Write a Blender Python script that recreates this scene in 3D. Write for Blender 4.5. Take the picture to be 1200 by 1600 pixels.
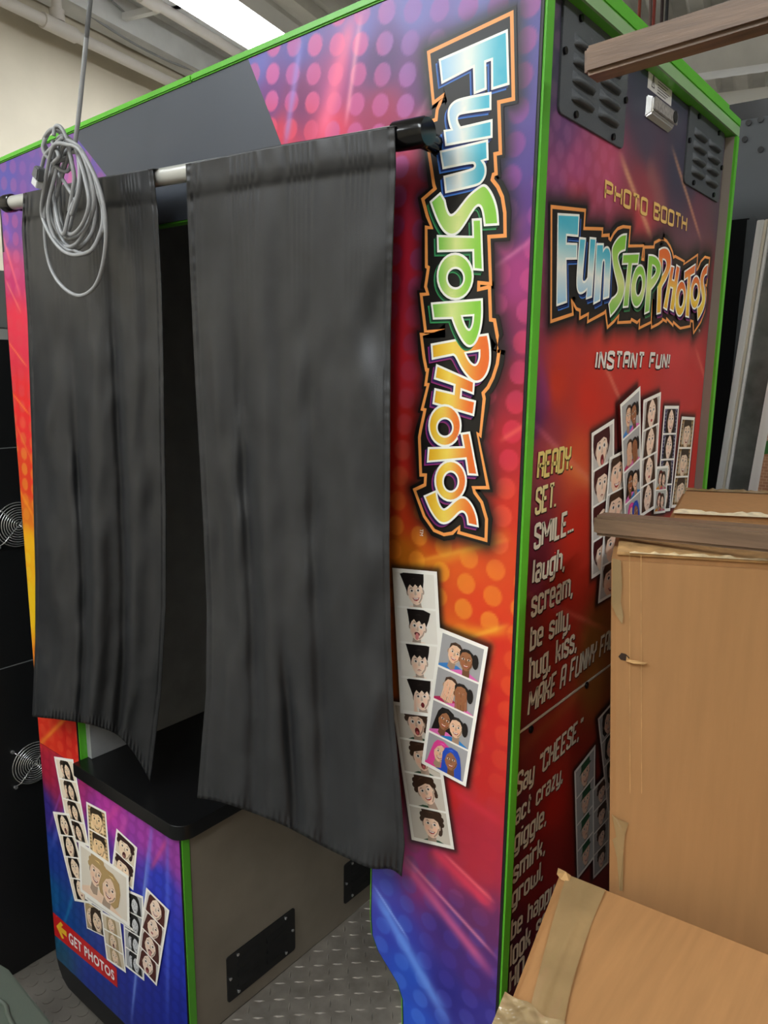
import bpy, bmesh, math, random
import numpy as np
from mathutils import Vector, Matrix, noise
from mathutils.geometry import tessellate_polygon

random.seed(7)
for o in list(bpy.data.objects):
    bpy.data.objects.remove(o, do_unlink=True)
scn = bpy.context.scene
COL = scn.collection

# ------------------------------------------------------------------ camera
F = 1177.97
YAW, PITCH, ROLL = -0.677632889, 0.192091366, 0.0106295241
def _rot(a, b, c):
    ca, sa, cb, sb, cc, sc = math.cos(a), math.sin(a), math.cos(b), math.sin(b), math.cos(c), math.sin(c)
    R0 = np.array([[1, 0, 0], [0, 0, -1], [0, 1, 0]])
    Rz = np.array([[ca, -sa, 0], [sa, ca, 0], [0, 0, 1]])
    Rx = np.array([[1, 0, 0], [0, cb, -sb], [0, sb, cb]])
    Rr = np.array([[cc, -sc, 0], [sc, cc, 0], [0, 0, 1]])
    return Rr @ Rx @ R0 @ Rz
R = _rot(YAW, PITCH, ROLL)
CAM = np.array([0.42424, -0.79374, 1.575])
cd = bpy.data.cameras.new('camera')
cd.sensor_fit = 'HORIZONTAL'; cd.sensor_width = 36; cd.lens = 36 * F / 1200; cd.clip_start = 0.02
cam = bpy.data.objects.new('camera', cd); COL.objects.link(cam)
M = Matrix(((R[0][0], -R[1][0], -R[2][0], CAM[0]), (R[0][1], -R[1][1], -R[2][1], CAM[1]), (R[0][2], -R[1][2], -R[2][2], CAM[2]), (0, 0, 0, 1)))
cam.matrix_world = M
scn.camera = cam

# ------------------------------------------------------------------ world and exposure
w = bpy.data.worlds.new('world'); scn.world = w; w.use_nodes = True
w.node_tree.nodes['Background'].inputs[0].default_value = (0.9, 0.93, 1, 1)
w.node_tree.nodes['Background'].inputs[1].default_value = 0.02
scn.view_settings.view_transform = 'Standard'
scn.view_settings.look = 'None'
scn.view_settings.gamma = 1
scn.view_settings.use_curve_mapping = False
scn.view_settings.exposure = 0.68
LAMP = 22.0          # emission of the fluorescent diffusers

def ray(px, py):
    return R.T @ np.array([(px - 600) / F, (py - 800) / F, 1.0])
def onY(px, py, Y=0.0):
    d = ray(px, py); return CAM + d * ((Y - CAM[1]) / d[1])
def onX(px, py, X=0.0):
    d = ray(px, py); return CAM + d * ((X - CAM[0]) / d[0])
def onZ(px, py, Z=0.0):
    d = ray(px, py); return CAM + d * ((Z - CAM[2]) / d[2])
RHO = math.radians(12.8)                     # the room is turned against the booth
RD = np.array([-math.sin(RHO), math.cos(RHO)]); RN = np.array([-math.cos(RHO), -math.sin(RHO)])
def RP(l, s, z):
    p = CAM[:2] + l * RN + s * RD
    return (p[0], p[1], z)
FLOOR = -0.04

# ------------------------------------------------------------------ helpers
def lin(c):
    return tuple(((v / 255) / 12.92 if v / 255 <= .04045 else ((v / 255 + .055) / 1.055) ** 2.4) for v in c)
def lin_np(a):
    a = np.clip(a / 255.0, 0, 1); return np.where(a <= .04045, a / 12.92, ((a + .055) / 1.055) ** 2.4)

def mat(name, rgb, rough=.5, metal=0, noise=0, nscale=20, bump=0, bscale=200, spec=.5, stretch=None, coat=0):
    m = bpy.data.materials.new(name); m.use_nodes = True
    nt = m.node_tree; b = nt.nodes['Principled BSDF']
    b.inputs['Base Color'].default_value = (*lin(rgb), 1); b.inputs['Roughness'].default_value = rough
    b.inputs['Metallic'].default_value = metal; b.inputs['Specular IOR Level'].default_value = spec
    b.inputs['Coat Weight'].default_value = coat
    tc = nt.nodes.new('ShaderNodeTexCoord'); mp = nt.nodes.new('ShaderNodeMapping')
    nt.links.new(tc.outputs['Object'], mp.inputs[0])
    if stretch: mp.inputs['Scale'].default_value = stretch
    if noise:
        n = nt.nodes.new('ShaderNodeTexNoise'); n.inputs['Scale'].default_value = nscale; n.inputs['Detail'].default_value = 6
        r = nt.nodes.new('ShaderNodeValToRGB')
        c0 = [max(0, v * (1 - noise)) for v in rgb]; c1 = [min(255, v * (1 + noise)) for v in rgb]
        r.color_ramp.elements[0].position = .3; r.color_ramp.elements[1].position = .7
        r.color_ramp.elements[0].color = (*lin(c0), 1); r.color_ramp.elements[1].color = (*lin(c1), 1)
        nt.links.new(mp.outputs[0], n.inputs['Vector']); nt.links.new(n.outputs[0], r.inputs[0]); nt.links.new(r.outputs[0], b.inputs['Base Color'])
    if bump:
        n2 = nt.nodes.new('ShaderNodeTexNoise'); n2.inputs['Scale'].default_value = bscale; n2.inputs['Detail'].default_value = 3
        bp = nt.nodes.new('ShaderNodeBump'); bp.inputs['Strength'].default_value = bump; bp.inputs['Distance'].default_value = .002
        nt.links.new(mp.outputs[0], n2.inputs['Vector']); nt.links.new(n2.outputs[0], bp.inputs['Height']); nt.links.new(bp.outputs[0], b.inputs['Normal'])
    return m

def vcol_mat(name, rough=.4, bump=0, spec=.5, coat=0):
    m = bpy.data.materials.new(name); m.use_nodes = True
    nt = m.node_tree; b = nt.nodes['Principled BSDF']
    a = nt.nodes.new('ShaderNodeVertexColor'); a.layer_name = 'Col'
    nt.links.new(a.outputs[0], b.inputs['Base Color'])
    b.inputs['Roughness'].default_value = rough; b.inputs['Specular IOR Level'].default_value = spec
    b.inputs['Coat Weight'].default_value = coat
    if bump:
        tc = nt.nodes.new('ShaderNodeTexCoord'); n2 = nt.nodes.new('ShaderNodeTexNoise'); n2.inputs['Scale'].default_value = 900
        bp = nt.nodes.new('ShaderNodeBump'); bp.inputs['Strength'].default_value = bump; bp.inputs['Distance'].default_value = .001
        nt.links.new(tc.outputs['Object'], n2.inputs['Vector']); nt.links.new(n2.outputs[0], bp.inputs['Height']); nt.links.new(bp.outputs[0], b.inputs['Normal'])
    return m

def emit_mat(name, rgb, s):
    m = bpy.data.materials.new(name); m.use_nodes = True
    nt = m.node_tree; b = nt.nodes['Principled BSDF']
    b.inputs['Base Color'].default_value = (.8, .8, .8, 1)
    b.inputs['Emission Color'].default_value = (*rgb, 1); b.inputs['Emission Strength'].default_value = s
    return m

class MB:
    """collects shapes; build() links them as one mesh object"""
    def __init__(self): self.v = []; self.f = []; self.m = []
    def add(self, vs, fs, mi=0):
        o = len(self.v); self.v += [tuple(map(float, p)) for p in vs]
        self.f += [tuple(i + o for i in f) for f in fs]; self.m += [mi] * len(fs); return self
    def box(self, x0, x1, y0, y1, z0, z1, mi=0):
        return self.hexa([(x0, y0, z0), (x1, y0, z0), (x1, y1, z0), (x0, y1, z0), (x0, y0, z1), (x1, y0, z1), (x1, y1, z1), (x0, y1, z1)], mi)
    def hexa(self, p, mi=0):
        return self.add(p, [(3, 2, 1, 0), (4, 5, 6, 7), (0, 1, 5, 4), (1, 2, 6, 5), (2, 3, 7, 6), (3, 0, 4, 7)], mi)
    def prism(self, poly, a, b, axis='y', mi=0):
        """extrude a 2-D polygon (list of (u,v)) along an axis from a to b"""
        def P(u, v, t): return {'y': (u, t, v), 'x': (t, u, v), 'z': (u, v, t)}[axis]
        n = len(poly); tri = tessellate_polygon([[Vector((u, v, 0)) for u, v in poly]])
        vs = [P(u, v, a) for u, v in poly] + [P(u, v, b) for u, v in poly]
        fs = [tuple(t) for t in tri] + [tuple(i + n for i in reversed(t)) for t in tri]
        fs += [(i, (i + 1) % n, (i + 1) % n + n, i + n) for i in range(n)]
        return self.add(vs, fs, mi)
    def tube(self, pts, r, n=8, mi=0, caps=True, closed=False):
        pts = [Vector(p) for p in pts]; N = len(pts); vs = []; fs = []
        rr = r if hasattr(r, '__len__') else [r] * N
        up = None
        for i, p in enumerate(pts):
            if closed: t = pts[(i + 1) % N] - pts[i - 1]
            else: t = pts[min(i + 1, N - 1)] - pts[max(i - 1, 0)]
            t.normalize()
            if up is None:
                up = Vector((0, 0, 1)) if abs(t.z) < .9 else Vector((1, 0, 0))
            s = t.cross(up)
            if s.length < 1e-5: s = t.cross(Vector((0.3, 1, .2)))
            s.normalize(); up = s.cross(t).normalized()
            for k in range(n):
                a = 2 * math.pi * k / n
                vs.append(p + s * (math.cos(a) * rr[i]) + up * (math.sin(a) * rr[i]))
        for i in range(N if closed else N - 1):
            j = (i + 1) % N
            for k in range(n): fs.append((i * n + k, i * n + (k + 1) % n, j * n + (k + 1) % n, j * n + k))
        if caps and not closed:
            fs.append(tuple(range(n - 1, -1, -1))); fs.append(tuple((N - 1) * n + k for k in range(n)))
        return self.add(vs, fs, mi)
    def disc(self, c, r, h, n=14, mi=0, axis='z'):
        c = Vector(c); a = {'x': Vector((1, 0, 0)), 'y': Vector((0, 1, 0)), 'z': Vector((0, 0, 1))}[axis]
        return self.tube([c, c + a * h], r, n, mi)
    def build(self, name, mats, parent=None, smooth=False, bevel=0, seg=2):
        me = bpy.data.meshes.new(name); me.from_pydata(self.v, [], self.f)
        if not isinstance(mats, (list, tuple)): mats = [mats]
        for m in mats: me.materials.append(m)
        me.polygons.foreach_set('material_index', self.m)
        bm = bmesh.new(); bm.from_mesh(me)
        bmesh.ops.recalc_face_normals(bm, faces=bm.faces)
        if bevel:
            es = [e for e in bm.edges if len(e.link_faces) == 2 and e.calc_face_angle(0) > .6]
            bmesh.ops.bevel(bm, geom=es, offset=bevel, segments=seg, affect='EDGES', clamp_overlap=True)
        bm.to_mesh(me); bm.free()
        if smooth or bevel:
            me.polygons.foreach_set('use_smooth', [True] * len(me.polygons))
            if bevel or smooth == 'auto':
                try: me.set_sharp_from_angle(angle=math.radians(35))
                except Exception: pass
        me.update()
        o = bpy.data.objects.new(name, me); COL.objects.link(o)
        if parent: o.parent = parent
        return o

def tag(o, label=None, cat=None, group=None, kind=None):
    if label: o['label'] = label
    if cat: o['category'] = cat
    if group: o['group'] = group
    if kind: o['kind'] = kind
    return o
def thing(name, label, cat, loc=(0, 0, 0), group=None):
    """children are built in world coordinates, so the Empty keeps its base point by an inverse"""
    o = bpy.data.objects.new(name, None); COL.objects.link(o); o.empty_display_size = .05
    return tag(o, label, cat, group)
def copy_part(src, delta, parent=None, scale=None):
    c = src.copy(); COL.objects.link(c); c.parent = parent if parent else src.parent
    c.location = Vector(src.location) + Vector(delta); return c
def crom(pts, k=8, closed=False):
    pts = [np.array(p, float) for p in pts]; n = len(pts); out = []
    rng = range(n) if closed else range(n - 1)
    for i in rng:
        if closed: a, b, c, d = pts[i - 1], pts[i], pts[(i + 1) % n], pts[(i + 2) % n]
        else: a, b, c, d = pts[max(i - 1, 0)], pts[i], pts[i + 1], pts[min(i + 2, n - 1)]
        for j in range(k):
            t = j / k
            out.append(.5 * ((2 * b) + (c - a) * t + (2 * a - 5 * b + 4 * c - d) * t * t + (3 * b - a - 3 * c + d) * t ** 3))
    if not closed: out.append(pts[-1])
    return out

# ------------------------------------------------------------------ materials
WHITE_CEIL = mat('ceiling_paint', (222, 222, 220), .6, noise=.04, nscale=6)
WALL_CREAM = mat('cream_wall_paint', (206, 196, 176), .75, noise=.03, nscale=3, bump=.15, bscale=60)
PIPE = mat('pipe_paint', (215, 208, 200), .5)
FLOOR_M = mat('grey_rubber_floor', (112, 106, 98), .55, noise=.12, nscale=8, bump=.1, bscale=80)
BLACK = mat('black_laminate', (22, 23, 25), .42, bump=.12, bscale=700)
BLACKM = mat('black_powder_coat', (72, 76, 80), .45, bump=.35, bscale=900)
BLACKG = mat('black_gloss', (12, 12, 13), .2)
SEATM = mat('black_seat_plastic', (14, 14, 15), .28, bump=.05, bscale=400)
GREEN = mat('green_edge_moulding', (92, 184, 46), .35)
INNER = mat('dark_interior_laminate', (150, 152, 154), .5, noise=.05, nscale=15)
SEATSIDE = mat('grey_bench_laminate', (140, 130, 116), .42, noise=.05, nscale=9)
STEEL = mat('diamond_plate_steel', (150, 142, 132), .35, .35, noise=.1, nscale=25)
CHROME = mat('chrome', (215, 215, 215), .25, .75)
ROD = mat('satin_white_tube', (205, 205, 198), .3, .35)
REVEAL = mat('beige_reveal_board', (150, 140, 130), .5)
FABRIC = mat('black_curtain_cloth', (43, 44, 46), .40, noise=.08, nscale=30, bump=.15, bscale=1200, spec=.45)
CABLE = mat('grey_cable_rubber', (150, 151, 152), .42)
CARD = mat('corrugated_cardboard', (168, 123, 78), .62, noise=.035, nscale=12, bump=.22, bscale=14, spec=.3, stretch=(9, .7, 1))
CARDT = mat('corrugated_cardboard_front', (170, 126, 82), .7, noise=.022, nscale=9, bump=.10, bscale=26, stretch=(9, 9, .8), spec=.25)
CARD2 = mat('cardboard_inner_edge', (190, 150, 100), .8, noise=.1, nscale=60, bump=.3, bscale=150, spec=.2)
TAPE = mat('tan_packing_tape', (150, 124, 86), .18, noise=.08, nscale=12, bump=.5, bscale=25)
WOOD = mat('brown_stained_wood', (114, 90, 70), .42, noise=.16, nscale=9, stretch=(1, 14, 14), bump=.12, bscale=60)
GREYGREEN = mat('grey_green_vinyl', (74, 82, 72), .5, bump=.1, bscale=250)
PRINT = vcol_mat('printed_vinyl', .36, bump=.06, coat=.0)
PRINT_FLAT = vcol_mat('printed_ink', .36)
STICKER = mat('white_sticker', (215, 210, 205), .5)

# ------------------------------------------------------------------ the room
b = MB(); b.hexa([RP(3.4, -3.2, FLOOR - .1), RP(-3.6, -3.2, FLOOR - .1), RP(-3.6, 7.2, FLOOR - .1), RP(3.4, 7.2, FLOOR - .1),
                  RP(3.4, -3.2, FLOOR), RP(-3.6, -3.2, FLOOR), RP(-3.6, 7.2, FLOOR), RP(3.4, 7.2, FLOOR)])
floor = tag(b.build('floor', FLOOR_M), 'grey rubber floor with raised round studs', kind='structure')
b = MB()
for i in range(44):
    for j in range(34):
        x = -2.0 + i * .042 + (j % 2) * .021; y = -.75 + j * .036
        b.disc((x, y, FLOOR - .0005), .0145, .0022, 12)
tag(b.build('stud_pattern', FLOOR_M, floor), kind='stuff')

H = 3.42
def wall(name, l0, s0, l1, s1, m, label):
    t = .1
    a = np.array(RP(l0, s0, 0)[:2]); c = np.array(RP(l1, s1, 0)[:2]); d = (c - a) / np.linalg.norm(c - a); n = np.array([d[1], -d[0]]) * t
    p = [(a[0], a[1]), (c[0], c[1]), (c[0] + n[0], c[1] + n[1]), (a[0] + n[0], a[1] + n[1])]
    b = MB(); b.hexa([(*q, FLOOR) for q in p] + [(*q, H + .1) for q in p])
    return tag(b.build(name, m), label, kind='structure')
wall('wall_left', 3.3, 7.1, 3.3, -3.1, WALL_CREAM, 'cream painted wall beyond the booth')
wall('wall_back', -3.5, 7.0, 3.3, 7.0, WALL_CREAM, 'cream painted far wall')
wall('wall_right', -3.5, -3.1, -3.5, 7.0, WALL_CREAM, 'cream painted side wall')
wall('wall_front', 3.3, -3.0, -3.5, -3.0, WALL_CREAM, 'cream painted wall facing the booth front')
# corrugated roof deck, ribs running along the room
prof = []
l = -3.55; per = .19
while l < 3.45:
    prof += [(l, H), (l + .07, H), (l + .095, H + .045), (l + .165, H + .045)]; l += per
b = MB(); n = len(prof)
vs = [RP(q[0], -3.15, q[1]) for q in prof] + [RP(q[0], 7.15, q[1]) for q in prof]
b.add(vs, [(i, i + 1, n + i + 1, n + i) for i in range(n - 1)])
tag(b.build('ceiling', WHITE_CEIL), 'white painted corrugated roof deck', kind='structure')
def beam_s(name, l, s0, s1, w_, z0, z1, m=WHITE_CEIL):
    b = MB(); p = [RP(l - w_ / 2, s0, z0), RP(l + w_ / 2, s0, z0), RP(l + w_ / 2, s1, z0), RP(l - w_ / 2, s1, z0)]
    b.hexa(p + [(q[0], q[1], z1) for q in p]); return b.build(name, m)
def beam_l(name, s, l0, l1, w_, z0, z1, m=WHITE_CEIL):
    b = MB(); p = [RP(l0, s - w_ / 2, z0), RP(l1, s - w_ / 2, z0), RP(l1, s + w_ / 2, z0), RP(l0, s + w_ / 2, z0)]
    b.hexa(p + [(q[0], q[1], z1) for q in p]); return b.build(name, m)
tag(beam_s('trim_1', 3.2, -3.0, 7.0, .14, 3.27, 3.42), 'white ledger beam along the top of the cream wall', kind='structure')
tag(beam_s('trim_2', 2.78, -3.0, 7.0, .09, 3.30, 3.42), 'white joist beside the wall beam', kind='structure')
tag(beam_l('trim_3', 4.67, -3.5, 3.2, .12, 3.10, 3.28), 'white cross beam under the roof deck', kind='structure')
tag(beam_l('trim_4', 4.67, -3.5, 3.2, .2, 3.28, 3.31), 'white flange on the cross beam', kind='structure')
tag(beam_l('trim_5', 3.25, 1.6, 3.1, .035, 3.30, 3.33), 'thin white angle strut between joists', kind='structure')
tag(beam_l('trim_6', 6.2, -3.5, 3.2, .12, 3.10, 3.3), 'white cross beam close to the far wall', kind='structure')
# web bars of the cross joist
for k in range(10):
    b = MB(); l0 = -1.4 + k * .42
    b.tube([RP(l0, 4.67, 3.3), RP(l0 + .21 * (1 if k % 2 else -1), 4.62, 3.42)], .011, 6)
    tag(b.build('trim_%d' % (7 + k), WHITE_CEIL), 'thin web bar between the cross beam and the roof deck', kind='structure')
# pipes
def pipe(name, label, l, z, r, s0=-3.0, s1=6.9, tees=()):
    t = thing(name, label, 'pipe')
    MB().tube([RP(l, s0, z), RP(l, s1, z)], r, 14).build('run', PIPE, t, smooth='auto')
    for s in tees:
        b = MB(); b.tube([RP(l, s - .09, z), RP(l, s + .1, z)], r * 1.3, 14)
        b.tube([RP(l, s, z + r), RP(l, s, z + r + .05)], r * 1.25, 12); b.build('tee_fitting', PIPE, t, smooth='auto')
        MB().tube([RP(l, s, z + r), RP(l, s, H + .01)], r * .85, 12).build('riser', PIPE, t, smooth='auto')
    return t
q = onZ(177, 85, 3.14); lp = float((q[:2] - CAM[:2]) @ RN)
q2 = onZ(90, 33, 3.14); sp = float((q2[:2] - CAM[:2]) @ RD)
pipe('sprinkler_pipe', 'white sprinkler pipe with a tee fitting running beside the cream wall', lp, 3.14, .027, tees=(sp + .05,))
q = onZ(300, 40, 3.28); lp2 = float((q[:2] - CAM[:2]) @ RN)
q2 = onZ(222, 2, 3.28); sp2 = float((q2[:2] - CAM[:2]) @ RD)
t = pipe('conduit_pipe', 'white pipe with a coupling running next to the fluorescent light', lp2, 3.28, .026)
MB().tube([RP(lp2, sp2 - .06, 3.28), RP(lp2, sp2 + .06, 3.28)], .036, 14).build('coupling', PIPE, t, smooth='auto')
# thin sagging wires under the ceiling
def wire(name, label, a, b_, za, zb, sag, r=.006):
    A = onZ(*a, za); B = onZ(*b_, zb); pts = []
    for i in range(15):
        u = i / 14; p = A * (1 - u) + B * u; p = p.copy(); p[2] -= sag * 4 * u * (1 - u); pts.append(p)
    return tag(MB().tube(pts, r, 6).build(name, CABLE, smooth=True), label, 'wire')
wire('ceiling_wire', 'grey wire sagging along the white joist', (100, -6), (330, 118), 3.3, 3.3, .05, .006)
wire('ceiling_wire', 'thin dark wire crossing under the roof deck near the angle strut', (165, -8), (275, 85), 3.36, 3.36, .01, .005)
# hanging cables seen above the booth's side
for k, (x, c) in enumerate(((1006, (150, 70, 50)), (1018, (120, 100, 95)), (1029, (150, 60, 50)), (1036, (60, 40, 40)), (1049, (40, 40, 45)))):
    m = mat('cable_colour', c, .5)
    A = np.array(RP(*[float((onY(x, 30, 2.2)[:2] - CAM[:2]) @ v) for v in (RN, RD)], 2.1)); B = A.copy(); A[2] = 1.9; B[2] = 3.4; B[0] -= .03
    o = MB().tube(crom([A, (A + B) / 2 + np.array([.015 * (k % 2), 0, 0]), B], 6), .006, 6).build('hanging_cable', m, smooth=True)
    tag(o, 'thin %s cable hanging from the ceiling behind the booth' % ('rust red', 'grey brown', 'red', 'maroon', 'black')[k], 'cable', 'cables hanging behind the booth')
# fluorescent fixtures
TUBE = emit_mat('fluorescent_diffuser', (.92, .97, 1), LAMP)
HOUSING = mat('white_fixture_enamel', (235, 235, 232), .4)
def fixture(label, l0, l1, s0, s1, z, along=True):
    t = thing('fluorescent_light', label, 'ceiling light', group='fluorescent strip lights')
    p = [RP(l0, s0, z), RP(l1, s0, z), RP(l1, s1, z), RP(l0, s1, z)]
    b = MB(); b.hexa([(q[0], q[1], z + .012) for q in p] + [(q[0], q[1], z + .09) for q in p]); b.build('housing', HOUSING, t)
    m = (l0 + l1) / 2; g = .004
    for a, c in ((l0 + .008, m - g), (m + g, l1 - .008)) if along else ((l0 + .01, l1 - .01),):
        p = [RP(a, s0 + .02, z), RP(c, s0 + .02, z), RP(c, s1 - .02, z), RP(a, s1 - .02, z)]
        b = MB(); b.hexa(p + [(q[0], q[1], z + .011) for q in p]); b.build('diffuser', TUBE, t)
    for s in (s0 + .2, s1 - .2) if along else ((s0 + s1) / 2,): MB().tube([RP(m, s, z + .09), RP(m, s, H)], .006, 6).build('hanger', HOUSING, t)
    return t
fixture('fluorescent strip light over the booth beside the white pipe', 2.17, 2.425, 2.4, 4.2, 3.1)
fixture('added unseen strip light in line with the cream wall', 2.17, 2.425, -1.2, .6, 3.1)  # out of view, added so the front panel gets light
fixture('added unseen strip light filling the booth front and side', -.35, -.10, -2.6, -.8, 3.1)  # unseen fill, placed to strike front and side rather than carton tops
fixture('added unseen strip light brightening the low booth front', .9, 1.15, -2.2, -.4, 3.1)  # unseen extra fixture, put in to brighten the lower front
fixture('fluorescent strip light beyond the cross beam', -.5, .75, 5.0, 5.25, 3.02, False)
fixture('fluorescent strip light between the cartons and the side wall', -2.2, -1.95, .3, 2.1, 3.1)
# ------------------------------------------------------------------ the photo booth
XL, XR, YB = -1.285, -.004, .752
XP = -.022                                   # plane of the recessed side panels
booth = thing('photo_booth', 'tall photo booth with colourful printed panels, green edging and a black bench', 'photo booth')
cutpx = [(580, 1365), (579, 1430), (581, 1460), (590, 1485), (605, 1510), (620, 1535), (628, 1560), (629, 1595)]
CUT = [(float(onY(*p)[0]), float(onY(*p)[2])) for p in cutpx]
XO0, XO1, ZO, ZS, XB = -1.093, CUT[0][0], 1.802, .690, -.722
TOP = [(-1.255, 1.981), (-.60, 2.005), (XR, 2.027)]
def ztop(x): return float(np.interp(x, [t[0] for t in TOP], [t[1] for t in TOP]))
outline = [(XL + .05, .004), (XB, .004), (XB, ZS - .02), (XO0, ZS - .02), (XO0, ZO), (XO1, ZO)] + CUT + [(CUT[-1][0], .004), (XR, .004)]
outline += [(XR, 2.027), (-.60, 2.005), (-1.255, 1.981), (-1.269, 1.62), (XL, .2), (XL, .075), (XL + .008, .045), (XL + .025, .018)]
fb = MB(); fb.prism(outline, 0, .018, 'y'); front = fb.build('front_panel', BLACK, booth)
# green moulding along the board edges
b = MB()
def strip(pts, y0=.002, y1=.019, t=.0028, mb=None, closed=False):
    P = [np.array(p) for p in pts]; n = len(P); O = []
    for i in range(n):
        d0 = P[i] - P[i - 1] if (i > 0 or closed) else P[1] - P[0]
        d1 = P[(i + 1) % n] - P[i] if (i < n - 1 or closed) else d0
        n0 = np.array([d0[1], -d0[0]]) / np.linalg.norm(d0); n1 = np.array([d1[1], -d1[0]]) / np.linalg.norm(d1)
        m = n0 + n1; m = m / max(.6, (m @ m) ** .5) * (2 / max(1.2, (m @ m) ** .5)) ** .5
        O.append(P[i] + m * t)
    for i in range(n if closed else n - 1):
        j = (i + 1) % n
        a, c, A, Cc = P[i], P[j], O[i], O[j]
        mb.hexa([(a[0], y0, a[1]), (c[0], y0, c[1]), (c[0], y1, c[1]), (a[0], y1, a[1]), (A[0], y0, A[1]), (Cc[0], y0, Cc[1]), (Cc[0], y1, Cc[1]), (A[0], y1, A[1])])
k = [i for i, p in enumerate(outline) if p == (XR, .004)][0]
strip(outline[1:3], mb=b); strip(outline[3:5], mb=b); strip(outline[4:6], mb=b); strip(outline[5:k], mb=b); strip(outline[k:k + 2], mb=b)
strip(outline[k + 3:] + outline[:2], mb=b)
b.build('edge_moulding', GREEN, front)
b = MB()
for (xa, za), (xb, zb) in zip(TOP[:-1], TOP[1:]):
    b.hexa([(xa, -.004, za - .0065), (xb, -.004, zb - .0065), (xb, .021, zb - .0065), (xa, .021, za - .0065), (xa, -.004, za + .004), (xb, -.004, zb + .004), (xb, .021, zb + .004), (xa, .021, za + .004)])
b.build('top_moulding', GREEN, front, bevel=.002)
# carcass
MB().hexa([(-1.25, .018, 1.945), (XP - .002, .018, 1.985), (XP - .002, YB, 1.985), (-1.25, YB, 1.945), (-1.25, .018, 1.965), (XP - .002, .018, 2.02), (XP - .002, YB, 2.02), (-1.25, YB, 1.965)]).build('roof_board', BLACK, booth)
MB().box(-1.268, XP - .003, YB - .02, YB, .03, 1.945).build('back_panel', INNER, booth)
MB().box(-1.278, -1.255, .0185, YB - .0205, .03, 1.94).build('left_side_panel', BLACK, booth)
MB().box(CUT[-1][0] + .004, CUT[-1][0] + .022, .0185, YB - .0205, .166, 1.94).build('cabinet_partition', INNER, booth)
q = onZ(260, 1137, ZS); xi = float(q[0])
MB().box(xi - .018, xi, .0185, YB - .0205, ZS + .001, 1.94).build('inner_side_board', INNER, booth)
# rear board and top rail of the side frame, with green edges
MB().box(XP - .001, -.0065, YB - .016, YB, .02, 1.986).build('rear_frame_board', REVEAL, booth)
MB().box(-.0065, -.002, YB - .015, YB - .001, .02, 1.986).build('rear_edge_moulding', GREEN, booth)
MB().box(XP - .001, -.0065, .0195, YB, 1.988, 2.02).build('top_rail', GREEN, booth)
MB().box(-.0065, -.002, .0195, YB, 2.004, 2.018).build('top_rail_moulding', GREEN, booth, bevel=.0015)
MB().box(-.0065, -.003, .0195, YB, 1.988, 2.0035).build('top_rail_inlay', mat('pale_green_rail', (142, 180, 128), .35), booth)
MB().box(-.030, -.010, .0195, YB - .05, 2.0205, 2.03).build('top_rail_lip', GREEN, booth)
side_up = MB().box(XP - .016, XP, .0195, YB - .0165, 1.0925, 1.987).build('side_panel', BLACK, booth)
side_lo = MB().box(XP - .016, XP, .0195, YB - .0165, .03, 1.0885).build('side_panel', BLACK, booth)
MB().box(XP - .014, XP + .0009, .0195, YB - .0165, 1.0888, 1.0922).build('panel_seam', mat('raw_board_edge', (206, 190, 168), .6), booth)
# foot well floor plate with raised treads
ZF = .162
plate = MB().box(XB + .001, XP - .018, .004, YB - .021, .03, ZF).build('floor_plate', STEEL, booth)
b = MB()
for i in range(22):
    for j in range(23):
        x = XB + .02 + i * .032; y = .015 + j * .032
        if x > XP - .04: continue
        a = math.radians(40 if (i + j) % 2 else -50); L, W, hgt = .0135, .003, .002
        ux, uy = math.cos(a), math.sin(a)
        b.add([(x + ux * L, y + uy * L, ZF), (x - uy * W, y + ux * W, ZF), (x - ux * L, y - uy * L, ZF), (x + uy * W, y - ux * W, ZF), (x + ux * L * .5, y + uy * L * .5, ZF + hgt), (x - ux * L * .5, y - uy * L * .5, ZF + hgt)],
              [(0, 1, 4), (1, 5, 4), (1, 2, 5), (2, 3, 5), (3, 4, 5), (3, 0, 4)])
tag(b.build('tread_pattern', STEEL, plate), kind='stuff')
# bench: grey side with two black vents, black seat
bench = MB().box(XB - .018, XB, .0195, YB - .0205, ZF + .0005, ZS - .032).build('bench_side', SEATSIDE, booth)
def rrect(x0, x1, y0, y1, r, n=6, corners=(1, 1, 1, 1)):
    pts = []
    for (cx, cy, a0), on in zip(((x0 + r, y0 + r, 180), (x1 - r, y0 + r, 270), (x1 - r, y1 - r, 0), (x0 + r, y1 - r, 90)), corners):
        if on: pts += [(cx + r * math.cos(math.radians(a0 + 90 * k / n)), cy + r * math.sin(math.radians(a0 + 90 * k / n))) for k in range(n + 1)]
        else: pts.append((x0 if cx == x0 + r else x1, y0 if cy == y0 + r else y1))
    return pts
sp = rrect(XO0 + .003, XB + .024, -.018, YB - .021, .035, 8, (0, 1, 0, 0))
MB().prism(sp, ZS - .031, ZS, 'z').build('bench_seat', SEATM, booth, bevel=.008, seg=3)
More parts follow.
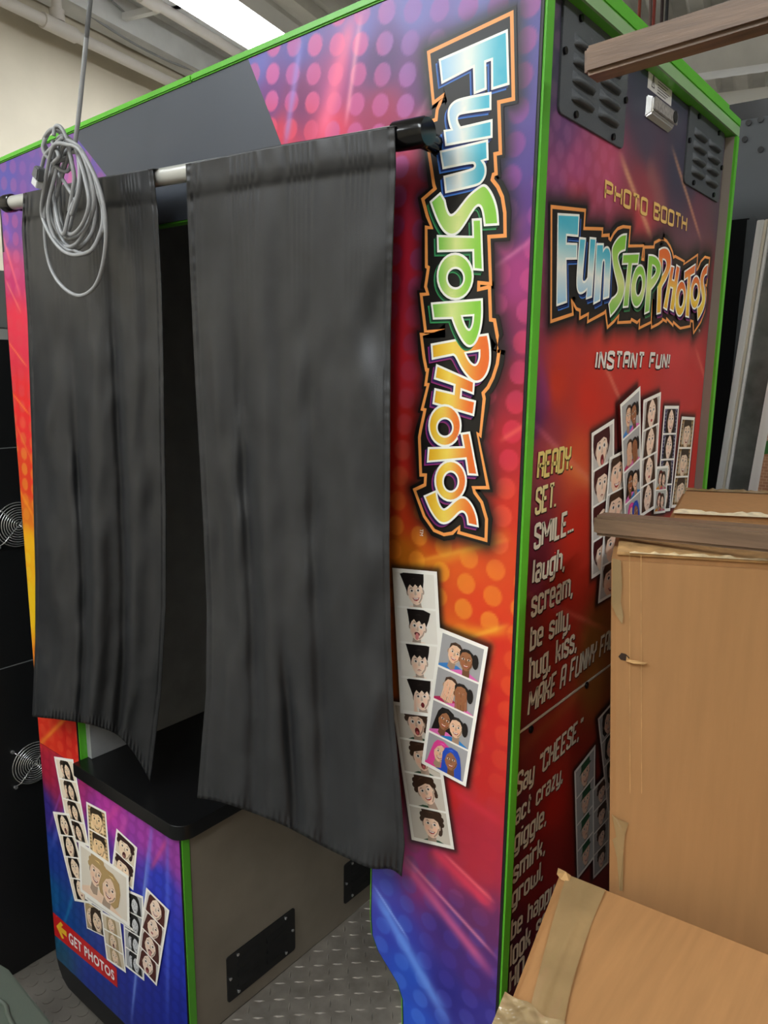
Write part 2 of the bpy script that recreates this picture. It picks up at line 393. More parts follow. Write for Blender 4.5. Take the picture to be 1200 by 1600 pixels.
def bench_vent(c0, c1):
    a = onX(*c0, XB); c = onX(*c1, XB); y0, z1 = a[1], a[2]; y1, z0 = c[1], c[2]
    v = MB().prism(rrect(y0, y1, z0, z1, .006, 4), XB + .0002, XB + .003, 'x').build('bench_vent', BLACK, booth)
    for i in range(2):
        for j in range(3):
            cy = y0 + (y1 - y0) * (.29 + .42 * i); cz = z0 + (z1 - z0) * (.26 + .24 * j); hw = (y1 - y0) * .15
            b = MB(); b.prism([(XB + .003, cz + .008), (XB + .003, cz - .008), (XB + .0055, cz - .008)], cy - hw, cy + hw, 'y').build('louver', BLACK, v)
    for (yy, zz) in ((y0 + .03, z1 - .01), (y1 - .03, z1 - .01), (y0 + .03, z0 + .01), (y1 - .03, z0 + .01), (y0 + .008, (z0 + z1) / 2), (y1 - .008, (z0 + z1) / 2)):
        MB().disc((XB + .003, yy, zz), .0035, .0018, 10, axis='x').build('screw', CHROME, v)
bench_vent((353, 1497), (460, 1482))
a0 = onX(537, 1352, XB); 
v = onX(353, 1497, XB); w_ = onX(460, 1482, XB)
dy = a0[1] - v[1]
src = [o for o in booth.children if o.name.startswith('bench_vent')][0]
c = copy_part(src, (0, dy, .012), booth)
for ch in list(src.children): g = ch.copy(); COL.objects.link(g); g.parent = c
# black kick strip under the print is the board itself; rubber feet below
for (fx, fy) in ((XL + .12, .06), (XB - .1, .06), (-.12, .08), (XL + .12, .68), (-.12, .68)):
    MB().disc((fx, fy, FLOOR), .022, .045 + .03, 12).build('levelling_foot', BLACKG, booth)

# ---- side vents, lock box, warning sticker
def side_vent(pts, name='vent_plate'):
    P = [onX(*p, XP) for p in pts]
    y0 = (P[0][1] + P[3][1]) / 2; y1 = (P[1][1] + P[2][1]) / 2; z1 = (P[0][2] + P[1][2]) / 2; z0 = (P[2][2] + P[3][2]) / 2
    v = MB().prism(rrect(y0, y1, z0, z1, .008, 5), XP + .0002, XP + .0035, 'x').build(name, BLACKM, booth, bevel=.001)
    lw = (y1 - y0) * .155; proto = None
    for i in range(2):
        for j in range(4):
            cy = y0 + (y1 - y0) * (.31 + .40 * i); cz = z0 + (z1 - z0) * (.225 + .165 * j)
            b = MB(); n = 8; vs = []; fs = []; hh = (z1 - z0) * .055
            for k in range(n + 1):
                t = -1 + 2 * k / n; e = max(0, 1 - abs(t) ** 4) ** .5
                y = cy + lw * t
                vs += [(XP + .0034, y, cz + hh), (XP + .0034 + .006 * e, y, cz + hh * .1), (XP + .0034 + .0085 * e, y, cz - hh * .75), (XP + .0034 + .004 * e, y, cz - hh), (XP + .0034, y, cz - hh)]
            for k in range(n):
                for q in range(4): fs.append((k * 5 + q, k * 5 + q + 1, k * 5 + q + 6, k * 5 + q + 5))
            b.add(vs, fs).build('louver', BLACKM, v, smooth=True)
    for (u, w2) in ((.22, .93), (.8, .93), (.03, .55), (.97, .5), (.22, .06), (.8, .06)):
        yy, zz = y0 + (y1 - y0) * u, z0 + (z1 - z0) * w2
        MB().disc((XP + .0035, yy, zz), .0042, .003, 10, axis='x').build('screw', BLACKG, v)
side_vent([(877, 8), (980, 72), (971, 233), (869, 178)])
side_vent([(1076, 166), (1131, 208), (1119, 316), (1065, 286)])
def sy(px, py, X=XP): q = onX(px, py, X); return float(q[1]), float(q[2])
# lock box
ya, zt = sy(1009, 147); yb, zb_ = sy(1040, 205)
LX = max(XP + .01, float(onY(1020, 152, ya)[0])); yr_ = float(onX(1057, 170, LX)[1])
b = MB()
y0, y1, z0, z1 = ya, yr_, zb_ - .002, zt
b.hexa([(XP, y0, z0), (LX, y0 + .003, z0 + .006), (LX, y1 - .004, z0 + .006), (XP, y1, z0), (XP, y0, z1), (LX, y0 + .003, z1 - .004), (LX, y1 - .004, z1 - .004), (XP, y1, z1)])
lock = b.build('power_lock_box', CHROME, booth, bevel=.002)
MB().box(LX + .0002, LX + .0025, y0 + .006, y1 + .003, z0 + .010, z1 - .003).build('hasp_plate', mat('galvanised_steel', (170, 165, 160), .45, .6, noise=.15, nscale=200), lock, bevel=.001)
MB().disc((LX + .0023, y1 - .010, (z0 + z1) / 2 + .004), .0085, .0012, 18, axis='x').build('lock_hole', BLACKG, lock)
ya, z1 = sy(1013, 106); yb, _ = sy(1050, 135); _, z0 = sy(1012, 138)
st = MB().box(XP + .0003, XP + .0009, ya, yb, z0, z1).build('warning_sticker', STICKER, booth)
INKM = mat('dark_print', (70, 65, 65), .6)
b = MB(); cy = ya + (yb - ya) * .2; cz = (z0 + z1) / 2; s = (z1 - z0) * .28
for (p, q) in (((-1, -1), (1, -1)), ((1, -1), (0, 1.1)), ((0, 1.1), (-1, -1)), ((0, .5), (.15, -.1)), ((.15, -.1), (-.15, -.1)), ((-.15, -.1), (0, -.7))):
    A = np.array([cy + p[0] * s * .8, cz + p[1] * s]); B = np.array([cy + q[0] * s * .8, cz + q[1] * s]); d = B - A; nn = np.array([-d[1], d[0]]) / np.linalg.norm(d) * .0007
    b.add([(XP + .0012, *(A + nn)), (XP + .0012, *(A - nn)), (XP + .0012, *(B - nn)), (XP + .0012, *(B + nn))], [(0, 1, 2, 3)])
for j in range(6):
    zz = z1 - (z1 - z0) * (.14 + .14 * j); u0 = .38 if j else .12; u1 = .9 - .08 * (j % 3)
    b.add([(XP + .0012, ya + (yb - ya) * u0, zz), (XP + .0012, ya + (yb - ya) * u1, zz), (XP + .0012, ya + (yb - ya) * u1, zz - .0012), (XP + .0012, ya + (yb - ya) * u0, zz - .0012)], [(0, 1, 2, 3)])
b.build('sticker_print', INKM, st)
for p in ((828, 1139), (915, 1070)):
    yy, zz = sy(*p); MB().disc((XP, yy, zz), .0055, .0035, 12, axis='x').build('panel_screw', BLACKG, booth, bevel=.001)

# ---- printed art -------------------------------------------------------------
def ctrl(pts, plane):
    P = []; Cc = []
    for x, y, r, g, bb in pts:
        q = onY(x, y) if plane == 'F' else onX(x, y, XP)
        P.append((q[0] if plane == 'F' else q[1], q[2])); Cc.append((r, g, bb))
    return np.array(P), np.array(Cc, float)
def blend(V, P, Cc, pw=3.2):
    d = ((V[:, None, :] - P[None]) ** 2).sum(2) + 2e-4
    wt = d ** (-pw / 2); wt /= wt.sum(1, keepdims=True); return wt @ Cc
def segdist(V, A, B):
    d = B - A; t = np.clip(((V - A) @ d) / (d @ d + 1e-12), 0, 1); q = A + t[:, None] * d
    return np.hypot(*(V - q).T), t
def rays(V, col, lst, plane):
    for (x0, y0, x1, y1, wd, c, st) in lst:
        A = onY(x0, y0) if plane == 'F' else onX(x0, y0, XP); B = onY(x1, y1) if plane == 'F' else onX(x1, y1, XP)
        i = 0 if plane == 'F' else 1
        A = np.array([A[i], A[2]]); B = np.array([B[i], B[2]])
        d, t = segdist(V, A, B)
        k = st * np.exp(-(d / wd) ** 2) * np.clip(np.minimum(t, 1 - t) * 5, 0, 1) ** .7
        col = col * (1 - k[:, None]) + np.array(c, float) * k[:, None]
    return col
def dots(V, col, dcol, o, u, v, r, strength):
    Mi = np.linalg.inv(np.array([u, v]).T); q = (V - np.array(o)) @ Mi.T
    f = q - np.round(q); w2 = f @ np.array([u, v]); d = np.hypot(w2[:, 0], w2[:, 1])
    rnd = np.sin(np.round(q[:, 0]) * 12.9 + np.round(q[:, 1]) * 78.2) * 43758.5; rnd = rnd - np.floor(rnd)
    k = np.clip((r - d) / .0022 + .5, 0, 1) * strength * (.7 + .3 * rnd)
    return col * (1 - k[:, None]) + dcol * k[:, None]

FB = [(400,100,100,98,178),(470,60,84,82,165),(560,40,100,95,175),(650,10,110,108,180),(750,10,115,112,180),(830,60,85,80,150),(420,160,112,52,125),(470,160,120,40,100),(520,130,150,60,125),
 (440,215,215,50,80),(520,205,225,55,90),(600,180,160,40,85),(600,90,80,42,105),(660,120,100,50,115),(640,250,185,55,90),(640,300,195,45,70),(630,400,210,40,62),(640,550,218,45,58),(635,700,212,42,34),(635,800,212,62,30),(630,870,205,112,25),
 (820,150,88,78,150),(810,250,84,66,140),(800,330,90,52,130),(800,430,165,55,120),(795,520,135,40,88),(780,600,145,28,48),(780,700,180,32,44),(770,800,208,44,30),(760,850,222,76,26),(720,880,228,90,26),(750,950,224,66,26),(720,1000,228,110,26),(770,1000,216,46,30),
 (760,1100,208,36,30),(745,1200,198,36,34),(690,1240,205,36,34),(640,1000,190,90,28),(620,1050,195,100,30),(720,1300,180,36,56),(640,1330,165,55,130),(660,1380,140,45,118),(740,1350,185,40,60),(600,1380,66,68,175),(620,1450,48,60,168),(700,1450,64,40,120),(750,1430,105,44,98),
 (640,1520,38,76,185),(700,1550,42,38,130),(750,1530,74,40,120),(650,1600,40,82,196),(760,1590,52,44,140),
 (10,290,78,74,165),(15,350,105,60,150),(20,430,195,50,105),(25,500,230,52,74),(40,650,236,52,52),(45,760,226,60,38),(46,800,222,110,34),(48,850,240,178,24),(52,950,244,196,24),(58,1050,236,130,30),(65,1135,220,52,34),(110,1150,212,38,30),
 (60,300,90,78,160),(110,280,190,95,155),(130,240,95,80,160),(40,320,110,66,150)]
FD = [(450,130,205,95,165),(450,200,228,70,100),(560,120,205,88,150),(640,50,150,100,175),(820,300,140,72,150),(800,450,195,72,130),(790,560,195,55,95),(780,680,220,48,76),(770,800,235,80,55),(740,920,240,135,40),(700,900,240,150,40),(760,1050,238,92,42),(750,1150,220,66,42),
 (740,1300,185,40,60),(620,1470,75,122,220),(700,1500,74,58,160),(640,1560,80,128,226),(20,400,205,80,130),(30,520,225,70,80),(48,800,240,160,50),(50,900,245,205,60),(70,1150,228,80,50),(60,300,130,80,160)]
FR = [(556,10,498,232,.016,(250,110,150),.75),(580,-40,556,10,.012,(250,150,150),.6),(565,20,540,200,.004,(255,170,190),.6),(472,55,445,235,.006,(150,140,220),.6),(720,60,640,210,.005,(220,160,200),.5),(690,150,630,235,.012,(235,90,130),.6),
 (618,1330,775,1530,.010,(215,95,145),.8),(630,1335,780,1500,.003,(235,140,170),.8),(581,1385,705,1605,.011,(105,150,235),.8),(582,1380,640,1470,.002,(150,180,245),.8),(670,1320,775,1425,.010,(232,62,92),.8),(690,1330,775,1412,.003,(250,110,120),.8),(700,1230,790,1290,.007,(215,50,70),.6),
 (615,905,800,830,.008,(240,160,40),.6),(640,880,800,842,.003,(250,170,60),.6),(685,990,800,985,.008,(245,160,35),.7),(690,1010,800,975,.003,(250,180,60),.6),(620,960,690,965,.02,(225,150,30),.5),(700,470,838,370,.003,(240,140,180),.6),(725,440,830,330,.010,(205,90,140),.4),(780,690,835,655,.003,(240,110,90),.6),(640,470,700,420,.004,(240,90,110),.6),
 (2,360,34,470,.004,(240,110,120),.7),(8,435,34,490,.002,(250,150,120),.8),(10,530,44,575,.002,(255,150,80),.8),(16,610,48,650,.002,(255,150,50),.8),(24,660,50,720,.002,(250,160,60),.6),(28,760,54,810,.004,(250,150,40),.8),(55,1170,120,1105,.006,(245,150,50),.7),(2,330,20,380,.01,(120,80,190),.5)]
LB = [(65,1135,220,52,34),(110,1160,208,32,28),(75,1200,165,32,55),(100,1230,150,36,80),(70,1260,50,40,125),(120,1250,160,40,110),(170,1270,180,55,155),(230,1310,155,55,155),(280,1340,140,55,145),(150,1300,66,45,155),(80,1330,26,55,140),(250,1380,40,55,178),(80,1400,16,85,140),(100,1440,20,66,138),(200,1400,22,42,150),(270,1480,30,48,170),(90,1480,16,75,105),(150,1540,24,50,145),(220,1560,24,40,145),(280,1590,26,42,150)]
LR = [(78,1330,130,1190,.008,(95,110,215),.6),(75,1300,112,1190,.004,(160,90,190),.5),(205,1600,240,1270,.007,(110,140,235),.6),(205,1600,232,1320,.003,(150,180,245),.6),(262,1600,262,1290,.006,(95,120,225),.5),(180,1330,200,1270,.01,(215,90,180),.6),(90,1480,120,1380,.006,(40,150,200),.5),(235,1360,262,1310,.006,(215,80,140),.6),(160,1290,190,1255,.008,(220,80,160),.5)]
SB = [(960,60,50,54,72),(1000,110,54,58,76),(1060,140,58,62,80),(1010,215,76,66,84),(1060,255,64,62,80),(862,120,60,60,80),(1000,60,50,54,70),(1110,160,60,64,80),(900,30,50,54,72),(1000,150,58,62,80),(1100,230,62,66,82),(1130,350,80,66,80),(880,200,105,62,115),(900,265,170,72,122),(870,300,150,72,125),(950,250,190,76,108),(1000,300,150,62,74),(1080,270,70,62,78),(900,310,200,66,86),(1000,340,195,66,72),(1090,330,110,62,78),
 (850,400,165,62,110),(850,480,145,48,82),(880,540,195,50,40),(950,540,210,58,46),(1060,540,208,58,60),(1110,450,135,44,52),(870,600,205,52,26),(840,620,115,38,96),(830,660,78,28,86),(920,620,212,46,30),(1000,590,206,50,44),(1080,600,200,50,54),(850,700,160,52,64),(900,720,212,80,42),
 (820,780,120,40,58),(830,850,100,26,48),(900,830,202,44,28),(825,900,102,28,45),(900,900,185,42,26),(930,1000,150,92,36),(880,950,170,38,26),(815,1050,95,26,32),(870,1050,152,40,28),(930,1060,155,95,38),(800,1160,105,28,28),(880,1150,160,40,28),(800,1300,84,18,32),(870,1250,172,26,18),(850,1350,130,24,26),(900,1200,150,38,26),(790,1500,70,20,44),(1080,700,200,48,40),(1080,850,190,44,34)]
SR = [(966,235,1022,385,.006,(240,180,130),.75),(1048,225,1096,380,.004,(235,165,120),.7),(1010,250,1040,340,.02,(170,110,100),.5),(826,655,960,790,.004,(225,120,140),.5),(850,700,930,760,.012,(230,130,70),.6),(815,925,950,985,.004,(225,110,90),.5),(940,560,975,640,.004,(240,150,120),.6),(1085,540,1110,620,.004,(240,150,120),.5),(830,925,880,945,.012,(150,40,80),.5),(800,1185,960,1030,.012,(170,100,45),.4),(830,520,860,640,.01,(170,60,120),.4)]

# ---- logo traced in crop coordinates: (offset, scale)
KA, KB_, KC = (630, 20, 5.925), (630, 280, 5.715), (620, 520, 4.571)
def cr(k, pts): return [(k[0] + x / k[2], k[1] + y / k[2]) for x, y in pts]
def ell(k, cx, cy, rx, ry, n=28, rot=0):
    out = []
    for i in range(n):
        a = 2 * math.pi * i / n; x, y = rx * math.cos(a), ry * math.sin(a)
        out.append((cx + x * math.cos(rot) - y * math.sin(rot), cy + x * math.sin(rot) + y * math.cos(rot)))
    return cr(k, out)
def smooth(pts, sharp):
    """round every corner that is not listed as sharp"""
    out = []; n = len(pts)
    for i, p in enumerate(pts):
        if i in sharp: out.append(p); continue
        a, c = pts[i - 1], pts[(i + 1) % n]
        for t in (0.0, .25, .5, .75, 1.0):
            q0 = ((p[0] + a[0]) / 2, (p[1] + a[1]) / 2); q1 = ((p[0] + c[0]) / 2, (p[1] + c[1]) / 2)
            out.append(((1 - t) ** 2 * q0[0] + 2 * t * (1 - t) * p[0] + t * t * q1[0], (1 - t) ** 2 * q0[1] + 2 * t * (1 - t) * p[1] + t * t * q1[1]))
    return out
LET = []
LET.append(('b', cr(KA, [(345,440),(965,170),(980,660),(830,705),(828,432),(765,455),(770,705),(668,745),(660,497),(368,648)]), []))
LET.append(('b', smooth(cr(KA, [(815,748),(540,800),(468,835),(430,890),(425,960),(440,1040),(460,1085),(390,1097),(405,1225),(825,1150),(825,1000),(535,1068),(508,1022),(503,975),(518,945),(550,930),(815,893)]), {0,6,7,8,9,10,11,16}), []))
LET.append(('b', smooth(cr(KA, [(785,1187),(355,1290),(380,1440),(650,1385),(672,1400),(675,1430),(650,1455),(390,1522),(405,1662),(690,1600),(735,1570),(768,1510),(772,1450),(760,1400),(735,1372),(790,1358)]), {0,1,2,7,8,14,15}), []))
LET.append(('g', smooth(cr(KB_, [(255,205),(290,310),(330,400),(375,470),(430,503),(480,492),(525,450),(580,365),(630,280),(665,238),(690,233),(710,255),(725,310),(737,412),(857,405),(850,290),(825,190),(785,105),(735,48),(680,80),(600,145),(540,220),(480,300),(440,328),(415,315),(392,260),(380,195),(340,130)]), {0,13,14,26,27}), []))
LET.append(('g', cr(KB_, [(318,510),(635,518),(630,365),(703,360),(720,812),(640,805),(635,636),(322,645)]), []))
LET.append(('g', ell(KB_, 475, 870, 157, 202), [ell(KB_, 478, 885, 77, 92)]))
LET.append(('o', smooth(cr(KC, [(258,85),(420,55),(500,35),(658,12),(675,100),(677,200),(662,270),(635,320),(600,348),(560,350),(520,315),(470,250),(430,165),(412,155),(265,185)]), {0,1,2,3,13,14}), [smooth(cr(KC, [(497,143),(600,127),(600,180),(585,220),(565,235),(535,215),(510,175)]), {0,1})]))
LET.append(('g', smooth(cr(KB_, [(268,1112),(715,1075),(718,1200),(708,1310),(685,1400),(655,1465),(620,1492),(585,1490),(545,1450),(500,1370),(470,1300),(450,1240),(285,1245)]), {0,1,11,12}), [smooth(cr(KB_, [(535,1222),(640,1215),(635,1290),(615,1340),(595,1350),(570,1320),(548,1270)]), {0,1})]))
LET.append(('o', cr(KC, [(297,232),(562,350),(556,433),(472,402),(467,462),(570,490),(557,586),(272,502),(285,403),(418,435),(424,372),(282,325)]), []))
LET.append(('o', ell(KC, 355, 662, 113, 145), [ell(KC, 355, 675, 57, 66)]))
LET.append(('o', cr(KC, [(240,822),(492,815),(474,720),(530,712),(587,1012),(522,1008),(505,895),(233,918)]), []))
LET.append(('o', ell(KC, 397, 1055, 110, 142), [ell(KC, 398, 1060, 55, 72)]))
LET.append(('o', smooth(cr(KC, [(212,1165),(295,1128),(305,1200),(340,1265),(375,1250),(430,1195),(470,1170),(510,1175),(555,1230),(585,1310),(592,1378),(522,1362),(515,1300),(490,1270),(460,1275),(420,1320),(380,1352),(340,1360),(300,1335),(250,1260)]), {0,1,10,11}), []))
ORA = cr(KA, [(240,370),(1010,5),(1025,800),(890,830),(905,1300),(855,1310),(865,1490),(840,1500)]) + cr(KB_, [(800,5),(850,70),(890,160),(912,300),(915,505),(770,515),(785,935),(680,925),(678,985),(775,962),(785,1255),(820,1260),(845,1400),(852,1550)]) \
    + cr(KC, [(735,120),(722,220),(690,320),(655,390),(620,430),(628,470),(600,735),(580,720),(655,1105),(550,1105),(560,1140),(610,1210),(645,1330),(640,1480),(445,1425),(450,1385),(400,1430),(340,1440),(270,1410),(200,1310),(130,1120),(205,1085),(210,1015),(175,1015),(165,745),(175,690),(205,550),(185,545),(228,370),(210,370),(225,265),(215,265)]) \
    + cr(KB_, [(190,1590),(165,1385),(380,1352),(205,1365),(165,1030),(225,1025),(205,960),(230,790),(212,780),(210,430),(260,435),(220,330),(180,180),(290,85)]) + cr(KA, [(290,1600),(230,1210),(285,1200),(255,1010),(310,990),(320,900),(350,830),(395,755),(285,835)])
def toF(pts): return [(float(onY(*p)[0]), float(onY(*p)[2])) for p in pts]
LETF = [(c, toF(o), [toF(h) for h in hs]) for c, o, hs in LET]; ORAF = toF(ORA)
# the same design on the side, fitted by matching letter corners
KS = (840, 250, 4.0)
pf = toF(cr(KA, [(965,170),(980,660),(345,440),(368,648)]) + cr(KB_, [(268,1112),(318,510),(715,1075)]) + cr(KC, [(658,12),(212,1165),(592,1378),(240,822)]))
ps = [sy(*p) for p in cr(KS, [(118,335),(250,345),(118,905),(178,885),(655,962),(522,922),(683,608),(745,560),(985,1000),(1052,650),(908,978)])]
A_ = np.array([[p[0], p[1], 1] for p in pf]); AFF = np.linalg.lstsq(A_, np.array(ps), rcond=None)[0]
def toS(pts): return [tuple(map(float, np.array([p[0], p[1], 1]) @ AFF)) for p in pts]
LETS = [(c, toS(o), [toS(h) for h in hs]) for c, o, hs in LETF]; ORAS = toS(ORAF)
LOGO_F = [np.array(p) for p in ORAF]; LOGO_S = [np.array(p) for p in ORAS]

class Ink:
    """flat print: coloured polygons laid on a panel, one mesh"""
    def __init__(self, plane, off=.001, step=.00008): self.pl = plane; self.off = off; self.st = step; self.v = []; self.f = []; self.c = []
    def up(self, k=1): self.off += self.st * k
    def P(self, a, b): return (a, -self.off, b) if self.pl == 'F' else (XP + self.off, a, b)
    def fill(self, poly, col, holes=(), grad=None, raise_=True):
        loops = [[Vector((p[0], p[1], 0)) for p in poly]] + [[Vector((p[0], p[1], 0)) for p in h] for h in holes]
        flat = [p for l in loops for p in l]
        tri = tessellate_polygon(loops)
        if grad is None:
            o = len(self.v); self.v += [self.P(p.x, p.y) for p in flat]; self.c += [col] * len(flat); self.f += [tuple(i + o for i in t) for t in tri]
        else:
            bm = bmesh.new(); vs = [bm.verts.new(p) for p in flat]
            for t in tri:
                try: bm.faces.new([vs[i] for i in t])
                except ValueError: pass
            for it in range(4):
                es = [e for e in bm.edges if e.calc_length() > .012]
                if es: bmesh.ops.subdivide_edges(bm, edges=es, cuts=1)
            bmesh.ops.triangulate(bm, faces=bm.faces)
            bm.verts.index_update(); o = len(self.v)
            for v in bm.verts: self.v.append(self.P(v.co.x, v.co.y)); self.c.append(grad(v.co.x, v.co.y))
            for f in bm.faces: self.f.append(tuple(v.index + o for v in f.verts))
            bm.free()
        if raise_: self.up()
    def line(self, pts, hw, col, closed=False, raise_=True, mit=1.45):
        P = [np.array(p, float) for p in pts]; P = [p for i, p in enumerate(P) if i == 0 or np.hypot(*(p - P[i - 1])) > 1e-7]; n = len(P)
        if n < 2: return
        L = []; Rr = []
        for i in range(n):
            d0 = P[i] - P[i - 1] if (i or closed) else P[1] - P[0]; d1 = (P[(i + 1) % n] - P[i]) if (i < n - 1 or closed) else d0
            if np.hypot(*d0) < 1e-9: d0 = d1
            if np.hypot(*d1) < 1e-9: d1 = d0
            n0 = np.array([-d0[1], d0[0]]) / np.hypot(*d0); n1 = np.array([-d1[1], d1[0]]) / np.hypot(*d1)
            m = n0 + n1; q = m @ m
            m = n1 if q < .3 else m * (2 / q) 
            ln = np.hypot(*m); m = m * min(1, mit / ln)
            L.append(P[i] + m * hw); Rr.append(P[i] - m * hw)
        o = len(self.v); self.v += [self.P(*p) for p in L] + [self.P(*p) for p in Rr]; self.c += [col] * (2 * n)
        for i in range(n if closed else n - 1): j = (i + 1) % n; self.f.append((o + i, o + j, o + n + j, o + n + i))
        if raise_: self.up()
    def build(self, name, parent, label=None):
        me = bpy.data.meshes.new(name); me.from_pydata(self.v, [], self.f); me.materials.append(PRINT_FLAT)
        cc = np.concatenate([lin_np(np.array(self.c, float)), np.ones((len(self.c), 1))], 1).astype(np.float32)
        at = me.color_attributes.new('Col', 'FLOAT_COLOR', 'POINT'); at.data.foreach_set('color', cc.ravel())
        # face every polygon outwards
        want = Vector((0, -1, 0)) if self.pl == 'F' else Vector((1, 0, 0))
        bm = bmesh.new(); bm.from_mesh(me); bm.normal_update()
        fl = [f for f in bm.faces if f.normal.dot(want) < 0]
        if fl: bmesh.ops.reverse_faces(bm, faces=fl)
        bm.to_mesh(me); bm.free(); me.update()
        o = bpy.data.objects.new(name, me); COL.objects.link(o); o.parent = parent
        if label: o['label'] = label
        return o
def mix(a, b, t): t = min(1, max(0, t)); return tuple(a[i] * (1 - t) + b[i] * t for i in range(3))
def logo(plane, letters, ora, s, parent, axis):
    """axis: function giving 0 at a letter's foot and 1 at its head"""
    I = Ink(plane, .0011, .00006)
    I.fill(ora, (20, 18, 16)); I.line(ora, .0085 * s, (20, 18, 16), True, True, 1.0); I.line(ora, .0022 * s, (247, 160, 84), True)
    sh = {'b': ((66, 120, 205), (35, 52, 110)), 'g': (( 60, 150, 92), (30, 74, 52)), 'o': ((150, 50, 120), (52, 36, 100))}
    gr = {'b': ((150, 200, 232), (246, 246, 236), (74, 184, 208)), 'g': ((120, 195, 70), (226, 234, 150), (138, 205, 66)), 'o': ((240, 180, 30), (252, 222, 96), (236, 110, 40))}
    dx, dz = axis('shadow')
    for k, (c, o, hs) in enumerate(letters):
        for h, cc in ((1.0, sh[c][0]), (.55, sh[c][1])):
            mv = lambda L: [(p[0] + dx * h, p[1] + dz * h) for p in L]
            I.line(mv(o), .0016 * s, cc, True, False); 
            for q in hs: I.line(mv(q), .0016 * s, cc, True, False)
            I.fill(mv(o), cc, [mv(q) for q in hs])
        a = [axis(p) for p in o]; lo, hi = min(a), max(a)
        def g(x, y, lo=lo, hi=hi, c=c):
            t = (axis((x, y)) - lo) / (hi - lo); A, B, D = gr[c]
            return mix(A, B, t / .42) if t < .42 else mix(B, D, (t - .42) / .45)
        I.fill(o, None, hs, g)
        # inner dark line on one side, white outline
        mv2 = lambda L: [(p[0] - dx * .28, p[1] - dz * .28) for p in L]
        I.line(o, .0014 * s, (250, 250, 240), True, False)
        for q in hs: I.line(q, .0013 * s, (250, 250, 240), True, False)
        I.up()
    return I.build('logo_lettering', parent, 'FunStopPhotos logo in blue, green and orange letters on a jagged black shape')
# ---- photo strips
def px_quad(plane, k, pts):
    out = []
    for x, y in cr(k, pts):
        q = onY(x, y) if plane == 'F' else onX(x, y, XP); out.append(np.array([q[0] if plane == 'F' else q[1], q[2]]))
    return out
ONE = (0, 0, 1.0); K1 = (600, 870, 6.667); K2 = (600, 1080, 6.155); K3 = (60, 1160, 3.81); K4 = (900, 590, 4.324); K5 = (770, 1080, 3.075)
QF = {'man': px_quad('F', ONE, [(613,1095),(678,1105),(710.5,1327),(644,1311.5)]), 'woman': px_quad('F', ONE, [(615,886.5),(684.7,892.5),(697,1122),(627.6,1113)]), 'girls': px_quad('F', ONE, [(690.7,979.5),(765.8,1009.5),(730.8,1227),(661.7,1190.5)])}
QS = {'curly': px_quad('S', K4, [(100,375),(253,278),(250,1265),(100,1360)]), 'frames_tan': px_quad('S', K4, [(710,262),(798,268),(735,870),(636,880)]), 'frames_blue': px_quad('S', K4, [(592,190),(690,190),(630,900),(535,910)]), 'pair': px_quad('S', K4, [(530,600),(612,592),(590,910),(512,920)]),
      'dark': px_quad('S', K4, [(435,150),(555,95),(512,880),(402,950)]), 'man': px_quad('S', K4, [(213,538),(330,478),(296,1430),(135,1525)]), 'girls': px_quad('S', K4, [(270,180),(407,55),(416,985),(308,1085)]),
      'hat': px_quad('S', K5, [(388,385),(490,255),(484,800),(402,905)]), 'low2': px_quad('S', K5, [(470,470),(556,370),(548,820),(474,900)]), 'low3': px_quad('S', K5, [(495,130),(580,30),(610,500),(545,590)])}
FSTRIP = list(QF.values()); SSTRIP = list(QS.values())



def patch(name, plane, z0, z1, fL, fR, step, colfn, parent, off=.0006):
    nz = max(2, int((z1 - z0) / step)); zs = np.linspace(z0, z1, nz + 1)
    mx = max(abs(fR(z) - fL(z)) for z in zs); nx = max(2, int(mx / step))
    V = np.zeros((nz + 1, nx + 1, 2))
    for i, z in enumerate(zs):
        V[i, :, 0] = np.linspace(fL(z), fR(z), nx + 1); V[i, :, 1] = z if not callable(z) else z
    V2 = V.reshape(-1, 2); col = lin_np(colfn(V2))
    if plane == 'F': co = np.stack([V2[:, 0], np.full(len(V2), -off), V2[:, 1]], 1)
    else: co = np.stack([np.full(len(V2), XP + off), V2[:, 0], V2[:, 1]], 1)
    idx = np.arange((nz + 1) * (nx + 1)).reshape(nz + 1, nx + 1)
    fc = np.stack([idx[:-1, :-1], idx[:-1, 1:], idx[1:, 1:], idx[1:, :-1]], -1).reshape(-1, 4)
    me = bpy.data.meshes.new(name); me.from_pydata(co.tolist(), [], fc.tolist()); me.materials.append(PRINT)
    at = me.color_attributes.new('Col', 'FLOAT_COLOR', 'POINT'); at.data.foreach_set('color', np.concatenate([col, np.ones((len(col), 1))], 1).astype(np.float32).ravel())
    o = bpy.data.objects.new(name, me); COL.objects.link(o); o.parent = parent; return o

